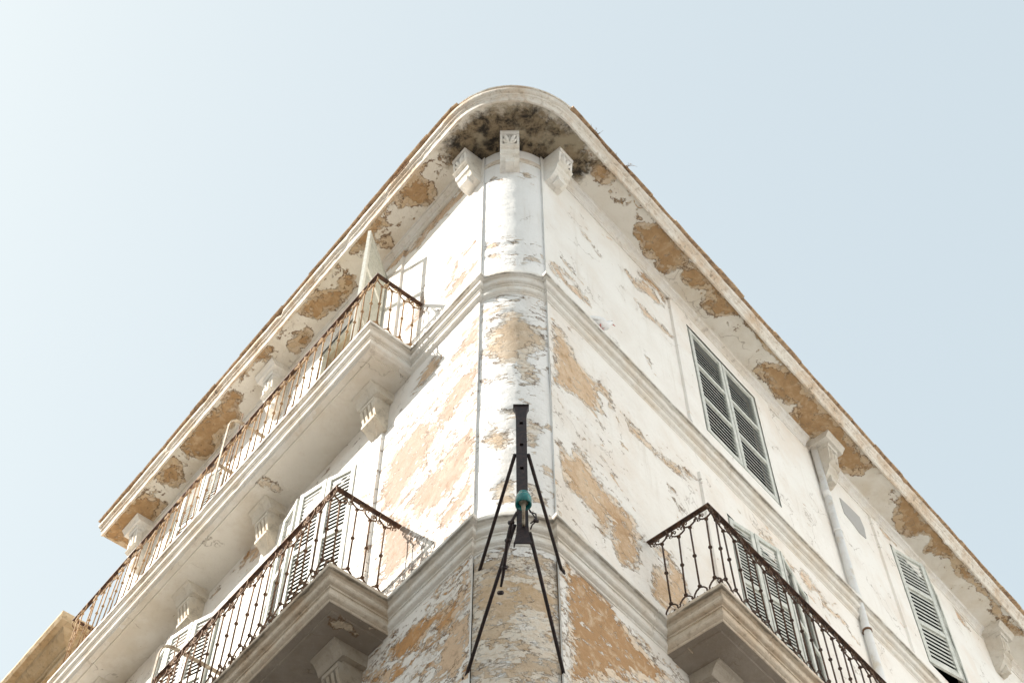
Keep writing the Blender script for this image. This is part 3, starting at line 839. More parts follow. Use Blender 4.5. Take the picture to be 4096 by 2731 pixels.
Z_LO, Z_UP = 8.53, 12.12
path, mk = string_path((1.01, 5.6), (1.295, 4.9), .538, .519)
rows = plan_rows(path); pc = cut(rows, mk)
sweep('string_course', rows[pc[0][0]:pc[0][1] + 1], STRING, M_TRIM, Z_LO)
balcony('L', 1.01, 5.6, .538, Z_LO, rows[pc[1][0]:pc[1][1] + 1], 'BL')
sweep('string_course', rows[pc[2][0]:pc[2][1] + 1], STRING, M_TRIM, Z_LO)
balcony('R', 1.295, 4.9, .519, Z_LO, rows[pc[3][0]:pc[3][1] + 1], 'BR')
sweep('string_course', rows[pc[4][0]:pc[4][1] + 1], STRING, M_TRIM, Z_LO)
path, mk = string_path((1.05, 6.95), None, .483, 0)
rows = plan_rows(path); pc = cut(rows, mk)
sweep('string_course', rows[pc[0][0]:pc[0][1] + 1], STRING, M_TRIM, Z_UP)
balcony('L', 1.05, 6.95, .483, Z_UP, rows[pc[1][0]:pc[1][1] + 1], 'BU')
sweep('string_course', rows[pc[2][0]:pc[2][1] + 1], STRING, M_TRIM, Z_UP)

# ---------------------------------------------------------------- cornice, rounded at the corner
ZC = 15.0
half = R(39.83)
apex = Vector((.0158, 7 - .3133 / math.tan(half)))                # where the two wall lines meet
FR = .34
fc = Vector((apex.x, apex.y + FR / math.sin(half)))
crow = []
ntL = Vector((N_['L'].x, N_['L'].y)); ntR = Vector((N_['R'].x, N_['R'].y))
aN0 = math.atan2(ntL.y, ntL.x) + 2 * math.pi; aN1 = math.atan2(ntR.y, ntR.x) + 2 * math.pi
Lt = fc + ntL * FR; Rt = fc + ntR * FR
dL2 = Vector((D_['L'].x, D_['L'].y)); dR2 = Vector((D_['R'].x, D_['R'].y))
nL_ = int(7.5 / .035)
sL0 = 7.33 - (Lt - Vector((O_['L'].x, O_['L'].y))).dot(dL2)
for k in range(nL_):
    crow.append((Lt + dL2 * sL0 * (1 - k / nL_), ntL, -1))
for k in range(41):
    a_ = aN0 + (aN1 - aN0) * k / 40
    nn_ = Vector((math.cos(a_), math.sin(a_)))
    crow.append((fc + nn_ * FR, nn_, -1))
nR_ = int(11.2 / .035)
for k in range(1, nR_ + 1):
    crow.append((Rt + dR2 * 11.3 * k / nR_, ntR, -1))
sof = [(e, 0.0) for e in np.linspace(-.34, .482, 42)]
verts = []; faces = []
for p, mv, ci in crow:
    for e, z in sof:
        q = p + mv * e; v = Vector((q.x, q.y, ZC + EYE)); v.z += wob(v, .006)
        verts.append(v)
m_ = len(sof)
for i in range(len(crow) - 1):
    for j in range(m_ - 1):
        a, b_ = i * m_ + j, (i + 1) * m_ + j
        faces.append((a, a + 1, b_ + 1, b_))
X = np.array([v.x for v in verts]); Y = np.array([v.y for v in verts])
sl = (X - O_['L'].x) * D_['L'].x + (Y - 7) * D_['L'].y; el = (X - O_['L'].x) * N_['L'].x + (Y - 7) * N_['L'].y
sr = (X - O_['R'].x) * D_['R'].x + (Y - 7) * D_['R'].y; er = (X - O_['R'].x) * N_['R'].x + (Y - 7) * N_['R'].y
pL, dL_ = wear(sl, el, 'SL'); pR, dR_ = wear(sr, er, 'SR')
left = X < 0
CORN = part(mesh_obj('cornice', verts, faces, M_SOF, attrs={'peel': np.where(left, pL, pR), 'deep': np.where(left, dL_, dR_), 'mould': sdist(X, Y, MOULD)}))
FASC = [(.46, .03), (.462, -.016), (.470, -.022), (.497, -.020), (.503, -.008), (.507, .02), (.512, .040), (.530, .062), (.545, .070), (.548, .095), (.556, .102), (.572, .108),
        (.594, .122), (.604, .142), (.604, .170), (.594, .192), (.588, .198), (.584, .218), (.50, .22)]
FASC = [(.478 + (e - .462) * .70, z * .84) for e, z in FASC]
f_ = sweep('cornice_moulding', crow[::2] + [crow[-1]], FASC, M_CORN, ZC, .007, caps=True)
# tile edge, in pieces with a joint between them
TILE = [(.50, .180), (.606, .180), (.613, .190), (.606, .206), (.45, .25), (.30, .27)]
KERB = [(.50, .180), (.574, .180), (.580, .192), (.568, .212), (.45, .25), (.30, .27)]
rr = crow[::2] + [crow[-1]]
iA = next(k for k, q in enumerate(rr) if q[1].x > ntL.x + .12); iB = max(k for k, q in enumerate(rr) if q[1].x < ntR.x - .05)


def edge_strip(bm, seg, prof, dz, de):
    prev = None
    for kk, (p, mv, ci) in enumerate(seg):
        if kk == 0: p = p.lerp(seg[1][0], .10)
        ring = []
        for e, z in prof:
            q = p + mv * (e + de)
            v = Vector((q.x, q.y, z + dz + ZC + EYE)); v += Vector((mv.x, mv.y, .6)) * wob(v * 2, .007)
            ring.append(bm.verts.new(v))
        if prev:
            for a in range(len(prof)): bm.faces.new((prev[a], prev[(a + 1) % len(prof)], ring[(a + 1) % len(prof)], ring[a]))
        else: bm.faces.new(ring[::-1])
        prev = ring
    bm.faces.new(prev)


bk = bmesh.new()
edge_strip(bk, rr[iA:iB + 1], KERB, 0, 0)
for lo_, hi_ in ((0, iA), (iB, len(rr) - 1)):
    i = lo_
    bm = bmesh.new()
    while i < hi_:
        j = min(hi_, i + random.choice((6, 7, 8, 8, 9)))
        if hi_ - j < 3: j = hi_
        edge_strip(bm, rr[i:j + 1], TILE, random.uniform(-.006, .008), random.uniform(-.014, .008))
        i = j
    part(bm_obj('roof_tile_edge', bm, M_TILE))
part(bm_obj('roof_kerb', bk, M_CORN))
# moulding between wall and soffit on the straight runs, and the ring at the head of the rounded corner
CROWN = [(-.02, -.125), (.012, -.125), (.016, -.095), (.030, -.085), (.034, -.060), (.055, -.040), (.085, -.030), (.090, -.006), (.100, -.004), (.102, .01), (-.02, .01)]
sweep('crown_moulding', plan_rows([pt('L', 7.38, 0), pt('L', .27, 0)]), CROWN, M_CROWN, ZC, .004)
sweep('crown_moulding', plan_rows([pt('R', .27, 0), pt('R', 5.1, 0)]), CROWN, M_CROWN, ZC, .004)
sweep('crown_moulding', plan_rows([pt('R', 5.62, 0), pt('R', 11.5, 0)]), CROWN, M_CROWN, ZC, .004)
RING = [(-.02, -.30), (.012, -.30), (.016, -.27), (.004, -.262), (.004, -.20), (-.02, -.20)]
sweep('head_ring', [(Vector((a.x, a.y)), Vector((a.x - COL_C.x, a.y - COL_C.y)).normalized(), -1) for a in arc], RING, M_CORN, ZC, .003)


# ---------------------------------------------------------------- corbels
def tulip(bm, w, z0, z1, yf, lean):
    """carved leaf in a sunk panel; x across, z up, face leaning back by lean per metre"""
    def P(x, z, y): return Vector((x, yf(z) + y, z))
    H = z1 - z0
    hw = w / 2
    fr = hw * .27
    for x0, x1 in ((-hw, -hw + fr), (hw - fr, hw)):
        vs = [bm.verts.new(P(x, z, y)) for y in (-.07, .012) for x, z in ((x0, z0), (x1, z0), (x1, z1), (x0, z1))]
        for f in ((0, 1, 2, 3), (4, 5, 6, 7), (0, 1, 5, 4), (1, 2, 6, 5), (2, 3, 7, 6), (3, 0, 4, 7)): bm.faces.new([vs[q] for q in f])
    for za, zb in ((z0, z0 + H * .16),):
        vs = [bm.verts.new(P(x, z, y)) for y in (-.07, .010) for x, z in ((-hw + fr, za), (hw - fr, za), (hw - fr, zb), (-hw + fr, zb))]
        for f in ((0, 1, 2, 3), (4, 5, 6, 7), (0, 1, 5, 4), (1, 2, 6, 5), (2, 3, 7, 6), (3, 0, 4, 7)): bm.faces.new([vs[q] for q in f])
    a = hw - fr
    for sg in (-1, 1):
        tube(bm, [P(sg * a * .05, z0 + H * .18, .0), P(sg * a * .30, z0 + H * .42, .004), P(sg * a * .42, z0 + H * .66, .006), P(sg * a * .62, z0 + H * .88, .004), P(sg * a * .98, z0 + H * .97, .0)], [a * .18, a * .28, a * .32, a * .26, a * .12], 6)
        tube(bm, [P(sg * a * .1, z0 + H * .17, .0), P(sg * a * .55, z0 + H * .30, .004), P(sg * a * .86, z0 + H * .52, .004), P(sg * a * .90, z0 + H * .68, .0)], [a * .14, a * .23, a * .21, a * .08], 6)
    tube(bm, [P(0, z0 + H * .60, -.008), P(0, z0 + H * .80, 0), P(0, z0 + H * .97, 0)], [a * .05, a * .17, a * .06], 6)


def cornice_corbel_bm(abacus):
    bm = bmesh.new()
    w = .21
    dz = 0.0
    if abacus:
        for prof in ([(-.05, 0.01), (.335, 0.01), (.335, -.02), (.300, -.06), (.285, -.095), (-.05, -.095)],):
            extrude_profile(bm, prof, -.185, .185)
        dz = -.085
    body = [(-.06, .01), (.250, .01), (.256, -.03), (.246, -.07), (.160, -.078), (.138, -.335), (.232, -.345), (.236, -.365), (.206, -.385), (.190, -.39), (.176, -.475), (.158, -.490), (.120, -.560), (.060, -.610), (-.06, -.615)]
    extrude_profile(bm, [(y, z + dz) for y, z in body], -w / 2, w / 2)
    yf = lambda z: .226 + (z - dz + .078) * .09
    tulip(bm, w, -.335 + dz, -.085 + dz, yf, 0)
    # small panel with paired beads
    for x in (-.05, -.017, .017, .05):
        for z in (-.415, -.445):
            lathe(bm, [(.004, -.006), (.014, 0), (.004, .006)], 6, Matrix.Translation((x, .182, z + dz)) @ Matrix.Rotation(R(90), 4, 'X'))
    box(bm, -.045, .045, .04, .145, -.640 + dz, -.535 + dz)
    return bm


def balcony_corbel_bm():
    bm = bmesh.new()
    extrude_profile(bm, [(-.04, .02), (.262, .02), (.262, -.012), (.235, -.022), (.205, -.055), (.192, -.085), (.182, -.098), (-.04, -.098)], -.158, .158)
    w = .105
    body = [(-.04, -.09), (.150, -.09), (.150, -.118), (.185, -.122), (.185, -.158), (.168, -.165), (.120, -.315), (.152, -.322), (.150, -.350), (.118, -.362), (.030, -.425), (-.04, -.43)]
    extrude_profile(bm, body, -w, w)
    # fluting: four ribs standing proud of the sloping face
    for x in (-.088, -.030, .030, .088):
        for zt, zb in ((-.168, -.315),):
            vs = [bm.verts.new((x + dx, .168 - (-.165 - z) * .32 + dy, z)) for dy in (-.01, .016) for dx, z in ((-.016, zt), (.016, zt), (.016, zb), (-.016, zb))]
            for f in ((0, 1, 2, 3), (4, 5, 6, 7), (0, 1, 5, 4), (1, 2, 6, 5), (2, 3, 7, 6), (3, 0, 4, 7)): bm.faces.new([vs[q] for q in f])
    # triangular boss below with a sunk rosette
    tri = [(-.085, -.352), (.085, -.352), (.0, -.425)]
    a = [bm.verts.new((x, .118 - (-.362 - z) * 1.38 + .014, z)) for x, z in tri]
    c = [bm.verts.new((x * .6, .118 - (-.362 - (z * .6 - .376 * .4)) * 1.38 + .006, z * .6 - .376 * .4)) for x, z in tri]
    d = [bm.verts.new((x, .10 - (-.362 - z) * 1.38 - .02, z)) for x, z in tri]
    for i in range(3):
        j = (i + 1) % 3
        bm.faces.new((a[i], a[j], c[j], c[i])); bm.faces.new((a[i], a[j], d[j], d[i]))
    bm.faces.new(c)
    return bm


def me_of(bm, name, mat, smooth=False):
    me = bpy.data.meshes.new(name)
    bmesh.ops.recalc_face_normals(bm, faces=bm.faces[:])
    bm.to_mesh(me); bm.free(); me.materials.append(mat)
    if smooth: me.polygons.foreach_set('use_smooth', [True] * len(me.polygons))
    return me


def inst(name, me, parent, world):
    """hang a mesh on a part of the building; those parts all sit at the world origin"""
    o = bpy.data.objects.new(name, me)
    C.objects.link(o)
    o.parent = parent
    o.matrix_local = world
    return o


me_cc = me_of(cornice_corbel_bm(False), 'corbel', M_CORB)
me_ca = me_of(cornice_corbel_bm(True), 'corbel', M_CORB)
me_cb = me_of(balcony_corbel_bm(), 'corbel', M_CORBT)
me_cg = me_of(cornice_corbel_bm(True), 'corbel', M_CORBG)
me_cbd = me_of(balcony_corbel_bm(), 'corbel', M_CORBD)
# three at the rounded corner, one per bay further along
inst('corbel', me_cc, CORN, frame('L', .155, .02, ZC - .005) @ Matrix.Diagonal((1.06, .88, .90, 1)))
inst('corbel', me_cc, CORN, frame('R', .155, .02, ZC - .005) @ Matrix.Diagonal((1.06, .88, .90, 1)))
inst('corbel', me_cc, CORN, Matrix.Translation(colpt(-.06, .0, ZC - .005)) @ Matrix.Rotation(math.pi, 4, 'Z') @ Matrix.Diagonal((1, .95, .90, 1)))
for s in (3.845, 6.90): inst('corbel', me_ca, CORN, frame('L', s, 0, ZC - .003))
for s in (5.335, 9.465): inst('corbel', me_cg, CORN, frame('R', s, 0, ZC - .003))
for s in (1.48, 3.27, 4.71, 6.50): inst('corbel', me_cb, BAL['BU'], frame('L', s, 0, Z_UP - .276) @ Matrix.Diagonal((1, 1.05, 1.28, 1)))
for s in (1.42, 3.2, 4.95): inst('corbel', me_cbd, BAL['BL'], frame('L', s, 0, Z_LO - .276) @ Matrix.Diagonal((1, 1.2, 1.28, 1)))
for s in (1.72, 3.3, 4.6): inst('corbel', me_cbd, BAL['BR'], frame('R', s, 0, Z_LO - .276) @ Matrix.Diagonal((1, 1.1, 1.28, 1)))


# ---------------------------------------------------------------- windows and louvred shutters
def leaf_bm(w, h, panels, pitch, out, th=.036, slat=(.0076, .0212)):
    """louvred leaf: x 0..w, z 0..h, out = +1/-1 sign of y that faces the street"""
    bm = bmesh.new()
    st = .055 if w > .5 else .045
    rl = .058
    box(bm, 0, st, -th / 2, th / 2, 0, h); box(bm, w - st, w, -th / 2, th / 2, 0, h)
    n = len(panels)
    zs = [0]
    tot = h
    edges = [rl * 1.3]
    acc = 0
    avail = h - rl * 1.3 - rl - (n - 1) * rl
    box(bm, st, w - st, -th / 2 + .003, th / 2 - .003, 0, rl * 1.3)
    z = rl * 1.3
    for k, fr in enumerate(panels):
        ph = avail * fr
        ns = max(2, int(ph / pitch))
        for q in range(ns):
            zc = z + (q + .5) * ph / ns
            # slat: outer edge low
            dy, dz_, t_ = slat[0], slat[1], .0021
            tilt = random.uniform(-.0015, .0015)
            vs = []
            for x in (st - .004, w - st + .004):
                for (y, zz) in ((out * dy, zc - dz_ - t_ + tilt), (out * dy, zc - dz_ + t_ + tilt), (-out * dy, zc + dz_ + t_), (-out * dy, zc + dz_ - t_)):
                    vs.append(bm.verts.new((x, y * .9, zz)))
            for f in ((0, 1, 2, 3), (7, 6, 5, 4), (0, 4, 5, 1), (1, 5, 6, 2), (2, 6, 7, 3), (3, 7, 4, 0)): bm.faces.new([vs[i] for i in f])
        z += ph
        box(bm, st, w - st, -th / 2 + .003, th / 2 - .003, z, z + rl)
        z += rl
    return bm


def leaf(parent, side, a, b_, z0, z1, panels=(.33, .33, .34), pitch=.040, mat=None, out=None, slat=(.0076, .0212)):
    """one leaf from plan point a=(s,e) to b=(s,e)"""
    A = pt(side, a[0], a[1], z0); B = pt(side, b_[0], b_[1], z0)
    xx = (B - A); wdt = xx.length; xx.normalize()
    yy = Vector((0, 0, 1)).cross(xx)
    if out is None: out = 1 if yy.dot(N_[side]) > 0 else -1
    bm = leaf_bm(wdt, z1 - z0, panels, pitch, out, slat=slat)
    me = me_of(bm, 'shutter_leaf', mat or M_GREEN)
    Mw = Matrix(((xx.x, yy.x, 0, A.x), (xx.y, yy.y, 0, A.y), (0, 0, 1, A.z), (0, 0, 0, 1)))
    return inst('shutter_leaf', me, parent, Mw)


def window(side, s0, s1, z0, z1, depth=.09, inner=None):
    """the opening: reveals, and a dark room or an inner door behind"""
    bm = bmesh.new()
    pts = [pt(side, s0, .0, z0), pt(side, s1, .0, z0), pt(side, s1, .0, z1), pt(side, s0, .0, z1)]
    ptb = [pt(side, s0, -depth, z0), pt(side, s1, -depth, z0), pt(side, s1, -depth, z1), pt(side, s0, -depth, z1)]
    a = [bm.verts.new(v) for v in pts]; c = [bm.verts.new(v) for v in ptb]
    for i in range(4): bm.faces.new((a[i], a[(i + 1) % 4], c[(i + 1) % 4], c[i]))
    o = part(bm_obj('window', bm, M_REV))
    bm = bmesh.new()
    if inner:
        bm.faces.new([bm.verts.new(v) for v in ptb])
    else:                                                     # the unlit room behind the shutters
        k = 1 if side == 'L' else -1
        x0, x1 = sorted((k * (s0 - .3), k * (s1 + .3)))
        box(bm, x0, x1, -1.6, -depth - .004, z0 - .2, z1 + .2, frame(side, 0, 0, 0))
        bm.faces.ensure_lookup_table()
        for f in [f for f in bm.faces if all((v.co - pt(side, 0, 0, 0)).dot(N_[side]) > -depth - .01 for v in f.verts)]: bm.faces.remove(f)
    t_ = bm_obj('inner_door' if inner else 'dark_room', bm, inner or M_DARK); t_.parent = o
    return o


def jamb(parent, side, s0, s1, z0, z1, e=.012, w=.06, mat=None, d=.05):
    """timber frame round an opening"""
    bm = bmesh.new()
    Mf = frame(side, 0, 0, 0)
    k = 1 if side == 'L' else -1
    def bx(sa, sb, za, zb):
        x0, x1 = sorted((k * sa, k * sb)); box(bm, x0, x1, -d, e, za, zb, Mf)
    bx(s0 - w, s0, z0, z1 + w); bx(s1, s1 + w, z0, z1 + w); bx(s0, s1, z1, z1 + w)
    if z0 > 12.3: bx(s0 - w, s1 + w, z0 - w, z0)
    o = bm_obj('frame', bm, mat or M_GREEN); o.parent = parent
    return o


# right facade, upper window: two closed leaves
wn = window('R', 2.57, 3.92, 12.52, 14.62)
jamb(wn, 'R', 2.60, 3.89, 12.55, 14.58)
leaf(wn, 'R', (2.605, .012), (3.235, .012), 12.555, 14.575, pitch=.066, slat=(.0078, .0275))
leaf(wn, 'R', (3.25, .012), (3.885, .012), 12.555, 14.575, pitch=.066, slat=(.0078, .0275))
# right facade, second upper window: leaves ajar
wn = window('R', 6.86, 8.0, 12.5, 14.62)
jamb(wn, 'R', 6.88, 7.98, 12.52, 14.58)
leaf(wn, 'R', (6.885, .02), (7.40, .16), 12.53, 14.57, pitch=.066, slat=(.0078, .0275))
leaf(wn, 'R', (7.43, .16), (7.975, .02), 12.53, 14.57, pitch=.066, slat=(.0078, .0275))
# right facade, balcony door: four folding leaves pushed out
wn = window('R', 2.64, 4.0, 8.60, 11.22)
jamb(wn, 'R', 2.66, 3.98, 8.60, 11.18)
for a, b_ in (((2.66, .02), (2.97, .085)), ((2.98, .09), (3.30, .155)), ((3.32, .155), (3.63, .09)), ((3.64, .085), (3.97, .02))):
    leaf(wn, 'R', a, b_, 8.62, 11.17, panels=(.30, .36, .34), pitch=.046)
# left facade, lower balcony door: folded leaves
wn = window('L', 1.80, 3.12, 8.58, 11.2)
jamb(wn, 'L', 1.82, 3.10, 8.58, 11.17)
for a, b_ in (((1.80, .025), (2.10, .13)), ((2.11, .135), (2.43, .21)), ((2.47, .215), (2.78, .16)), ((2.80, .15), (3.10, .03))):
    leaf(wn, 'L', a, b_, 8.60, 11.18, panels=(.32, .34, .34), pitch=.050)
wn = window('L', 4.1, 5.4, 8.58, 11.2)
jamb(wn, 'L', 4.12, 5.38, 8.58, 11.17)
for a, b_ in (((4.12, .025), (4.42, .13)), ((4.43, .135), (4.75, .20)), ((4.77, .20), (5.06, .15)), ((5.08, .14), (5.38, .03))):
    leaf(wn, 'L', a, b_, 8.60, 11.18, panels=(.32, .34, .34), pitch=.050)
# left facade, upper balcony door: one leaf swung wide open, cream inner door
wn = window('L', 1.76, 3.0, 12.13, 14.55, depth=.20, inner=M_CREAM)
jamb(wn, 'L', 1.79, 2.97, 12.13, 14.52, mat=M_GREEN, e=.010)
lf = leaf(wn, 'L', (1.73, .03), (1.36, .535), 12.15, 14.62, panels=(.30, .40, .30), pitch=.050, mat=M_CREAMSH, out=1, slat=(.018, .012))
wn = window('L', 4.95, 6.2, 12.13, 14.55)
jamb(wn, 'L', 4.97, 6.18, 12.13, 14.52)
for a, b_ in (((4.97, .02), (5.29, .09)), ((5.31, .10), (5.63, .16)), ((5.66, .16), (5.92, .11)), ((5.93, .10), (6.17, .02))):
    leaf(wn, 'L', a, b_, 12.15, 14.52, panels=(.32, .34, .34), pitch=.050)

# chipped grey cement repair under the right cornice
bm = bmesh.new()
pp = [(5.72, 14.46), (5.95, 14.50), (6.18, 14.52), (6.22, 14.34), (6.18, 14.10), (6.02, 14.06), (5.90, 14.12), (5.72, 14.16)]
plate(bm, [(-s, z) for s, z in pp], -.01, .008, frame('R', 0, 0, 0))
part(bm_obj('cement_repair', bm, mat_stone('grey_cement', base=(.44, .43, .42), tan=(.40, .38, .36), amt=.4)))


# ---------------------------------------------------------------- railings
def collar(bm, z, r=.0175, h=.020):
    lathe(bm, [(.008, z - h * .6), (r * .8, z - h * .5), (r, z - h * .15), (r, z + h * .15), (r * .8, z + h * .5), (.008, z + h * .6)], 10)


def baluster_me(mat):
    """x along the rail, spacing .1415; z 0 at the slab, rail underside at .985"""
    bm = bmesh.new()
    H = .985
    tube(bm, [(0, 0, .165), (0, 0, H - .115)], .0078, 8)
    for z in (.165, .52, H - .115): collar(bm, z)
    a = .1415 / 2
    for sg in (-1, 1):
        up = [(0, 0, H - .115), (sg * .012, 0, H - .098), (sg * .036, 0, H - .088), (sg * .058, 0, H - .070), (sg * .066, 0, H - .045), (sg * .060, 0, H - .018), (sg * .056, 0, H + .004)]
        tube(bm, up, [.0075, .0075, .007, .007, .0065, .006, .006], 6)
        dnp = [(0, 0, .165), (sg * .012, 0, .148), (sg * .034, 0, .134), (sg * .054, 0, .108), (sg * .062, 0, .07), (sg * .064, 0, .0)]
        tube(bm, dnp, [.0075, .0075, .007, .007, .0065, .0065], 6)
    return me_of(bm, 'baluster', mat, True)


def scroll_me(top, mat):
    """small curled leaves between the forks"""
    bm = bmesh.new()
    H = .985
    base, d = (H - .036, 1) if top else (.052, -1)
    for sg in (-1, 1):
        pts = []
        for k in range(13):
            a = -1.2 + k * .52
            r = .025 * (1 - k / 17)
            pts.append((sg * (.026 + r * math.cos(a)), 0, base + d * (r * math.sin(a))))
        tube(bm, pts, [.0055 - .0002 * k for k in range(13)], 5)
        tube(bm, [(sg * .001, 0, base - d * .012), (sg * .014, 0, base - d * .034), (sg * .005, 0, base - d * .055)], [.004, .008, .0015], 5)
        lathe(bm, [(.001, -.009), (.010, 0), (.001, .009)], 6, Matrix.Translation((sg * .026, 0, base)))
    return me_of(bm, 'scroll', mat, True)


def railing(side, row_e, s0, s1, zrail, first, end_es, label, mat, close_far=True):
    """s0/s1: the two end planes; row_e: the front row; zrail: top of the rail"""
    Mr = frame(side, s0, row_e, zrail - 1.01)
    me_b, me_t, me_f = baluster_me(mat), scroll_me(True, mat), scroll_me(False, mat)
    root = empty('balcony_railing', matrix=Mr)
    tag(root, label, 'railing', 'rusty balcony railings')
    inv = Mr.inverted()
    bm = bmesh.new()
    zr = zrail - .0125
    path = [pt(side, s0, .0, zr), pt(side, s0, row_e, zr), pt(side, s1, row_e, zr)]
    if close_far: path.append(pt(side, s1, 0, zr))
    hw = .022
    dirs = [(b_ - a).normalized() for a, b_ in zip(path, path[1:])]
    rws = []
    for i, p in enumerate(path):
        if i == 0: mv = Vector((dirs[0].y, -dirs[0].x, 0))
        elif i == len(path) - 1: mv = Vector((dirs[-1].y, -dirs[-1].x, 0))
        else:
            n0 = Vector((dirs[i - 1].y, -dirs[i - 1].x, 0)); n1 = Vector((dirs[i].y, -dirs[i].x, 0)); mv = (n0 + n1) / (1 + n0.dot(n1))
        rws.append([bm.verts.new(inv @ (p + mv * x + Vector((0, 0, z)))) for x, z in ((-hw, -.006), (-hw, .006), (-hw * .6, .0125), (hw * .6, .0125), (hw, .006), (hw, -.006), (0, -.010))])
    for a, b_ in zip(rws, rws[1:]):
        for k in range(7): bm.faces.new((a[k], a[(k + 1) % 7], b_[(k + 1) % 7], b_[k]))
    bm.faces.new(rws[0]); bm.faces.new(rws[-1][::-1])
    bm_obj('handrail', bm, M_RAILTOP, root)
    places = []
    s = first
    while s < s1 - .05:
        places.append((s, row_e, False)); s += .1415
    for e in end_es: places.append((s0, e, True))
    if close_far:
        for e in end_es: places.append((s1, e, True))
    for s, e, turn in places:
        Mw = frame(side, s, e, zrail - 1.01)
        if turn: Mw = Mw @ Matrix.Rotation(R(90), 4, 'Z')
        Mw = Mw @ Matrix.Rotation(random.uniform(-.022, .022), 4, 'X') @ Matrix.Rotation(random.uniform(-.018, .018), 4, 'Y') @ Matrix.Rotation(random.uniform(-.12, .12), 4, 'Z')
        o = bpy.data.objects.new('baluster', me_b); C.objects.link(o); o.parent = root; o.matrix_local = inv @ Mw
        for nm_, me_ in (('scroll', me_t), ('foot_scroll', me_f)):
            q = bpy.data.objects.new(nm_, me_); C.objects.link(q); q.parent = o
            q.matrix_local = Matrix.Translation((.1415 / 2 * (-1 if turn else 1), 0, 0))
    return root


railing('L', .555, .985, 6.98, 13.087, 1.04, (.085, .222, .358, .495), 'long golden rusty wrought iron railing of the upper balcony under the cornice', M_RUSTG)
railing('L', .64, .985, 5.55, 9.523, 1.035, (.165, .303, .440, .577), 'brown rusty wrought iron railing of the lower left balcony, in front of pale green shutters', M_RUST)
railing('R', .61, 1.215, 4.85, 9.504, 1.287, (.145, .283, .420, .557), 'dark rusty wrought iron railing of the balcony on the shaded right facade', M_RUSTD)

# ---------------------------------------------------------------- downpipe
Mp = frame('R', 5.215, .058, -EYE)
dp_root = empty('downpipe', matrix=Mp)
tag(dp_root, 'white plastic drainpipe running down the right facade from the cornice', 'drainpipe')
H0 = 15.0 + EYE
bm = bmesh.new()
tube(bm, [(0, 0, .1), (0, 0, H0 - .02)], .042, 20)
bm_obj('pipe', bm, M_PIPE, dp_root, True)
for z in (14.02, 12.20, 9.6):
    bm = bmesh.new()
    zz = z + EYE
    lathe(bm, [(.042, zz - .10), (.047, zz - .10), (.048, zz + .004), (.046, zz + .012), (.042, zz + .012)], 20)
    bm_obj('pipe_socket', bm, M_PIPE, dp_root, True)
for z in (11.66, 13.3, 9.0):
    zz = z + EYE
    bm = bmesh.new()
    lathe(bm, [(.043, zz - .012), (.052, zz - .012), (.052, zz + .012), (.043, zz + .012)], 20)
    box(bm, -.012, .012, -.075, -.04, zz - .012, zz + .012)
    bm_obj('clamp', bm, M_RUST if z < 12 else M_PIPE, dp_root)

# ---------------------------------------------------------------- iron wire bracket at the rounded corner
YB = 6.0
Mb = Matrix.Translation((.062, YB, 7.19 + EYE))
br = empty('wire_bracket', matrix=Mb)
tag(br, 'dark iron utility bracket with four thin struts standing off the rounded corner', 'bracket')
bm = bmesh.new()
hh = 1.51
w2 = .0375
outl = [(-w2 * 1.55, 0), (-w2 * 1.35, .03), (-w2 * 1.12, .09), (-w2, .17), (-w2, hh - .10), (-w2 * 1.15, hh - .05), (-w2 * 1.45, hh - .015), (-w2 * 1.45, hh),
        (w2 * 1.45, hh), (w2 * 1.45, hh - .015), (w2 * 1.15, hh - .05), (w2, hh - .10), (w2, .17), (w2 * 1.12, .09), (w2 * 1.35, .03), (w2 * 1.55, 0)]
# web with three bolt holes: build it as strips so that the holes are real
holes = [(hh - .215), (hh - .47), (hh - .735)]
zsb = sorted([0, .03, .09, .17, hh - .10, hh - .05, hh - .015, hh] + [z for h in holes for z in (h - .016, h + .016)])
def hwid(z):
    xs = [(0, 1.55), (.03, 1.35), (.09, 1.12), (.17, 1.0), (hh - .10, 1.0), (hh - .05, 1.15), (hh - .015, 1.45), (hh, 1.45)]
    for (a, wa), (b_, wb) in zip(xs, xs[1:]):
        if a <= z <= b_: return w2 * (wa + (wb - wa) * (z - a) / (b_ - a))
    return w2
for za, zb in zip(zsb, zsb[1:]):
    wa, wb = hwid(za), hwid(zb)
    hole = any(abs((za + zb) / 2 - h) < .012 for h in holes)
    spans = [(-1, -.012 / w2), (.012 / w2, 1)] if hole else [(-1, 1)]
    for fa, fb in spans:
        for yy_ in ((-.004, .004),):
            vs = [bm.verts.new(v) for v in ((wa * fa, yy_[0], za), (wa * fb, yy_[0], za), (wb * fb, yy_[0], zb), (wb * fa, yy_[0], zb), (wa * fa, yy_[1], za), (wa * fb, yy_[1], za), (wb * fb, yy_[1], zb), (wb * fa, yy_[1], zb))]
            for f in ((0, 1, 2, 3), (4, 5, 6, 7), (0, 1, 5, 4), (1, 2, 6, 5), (2, 3, 7, 6), (3, 0, 4, 7)): bm.faces.new([vs[q] for q in f])
for sg in (-1, 1):                                                        # the two flanges of the channel
    for za, zb in zip(zsb, zsb[1:]):
        wa, wb = hwid(za), hwid(zb)
        vs = [bm.verts.new(v) for y in (.004, .034) for v in ((sg * (wa - .005), y, za), (sg * wa, y, za), (sg * wb, y, zb), (sg * (wb - .005), y, zb))]
        for f in ((0, 1, 2, 3), (4, 5, 6, 7), (0, 1, 5, 4), (1, 2, 6, 5), (2, 3, 7, 6), (3, 0, 4, 7)): bm.faces.new([vs[q] for q in f])
box(bm, -w2 * 1.5, w2 * 1.5, -.012, .045, hh, hh + .007)
box(bm, -w2 * .8, w2 * .8, .012, .018, .2, hh - .12)
bm_obj('upright', bm, M_IRON, br)
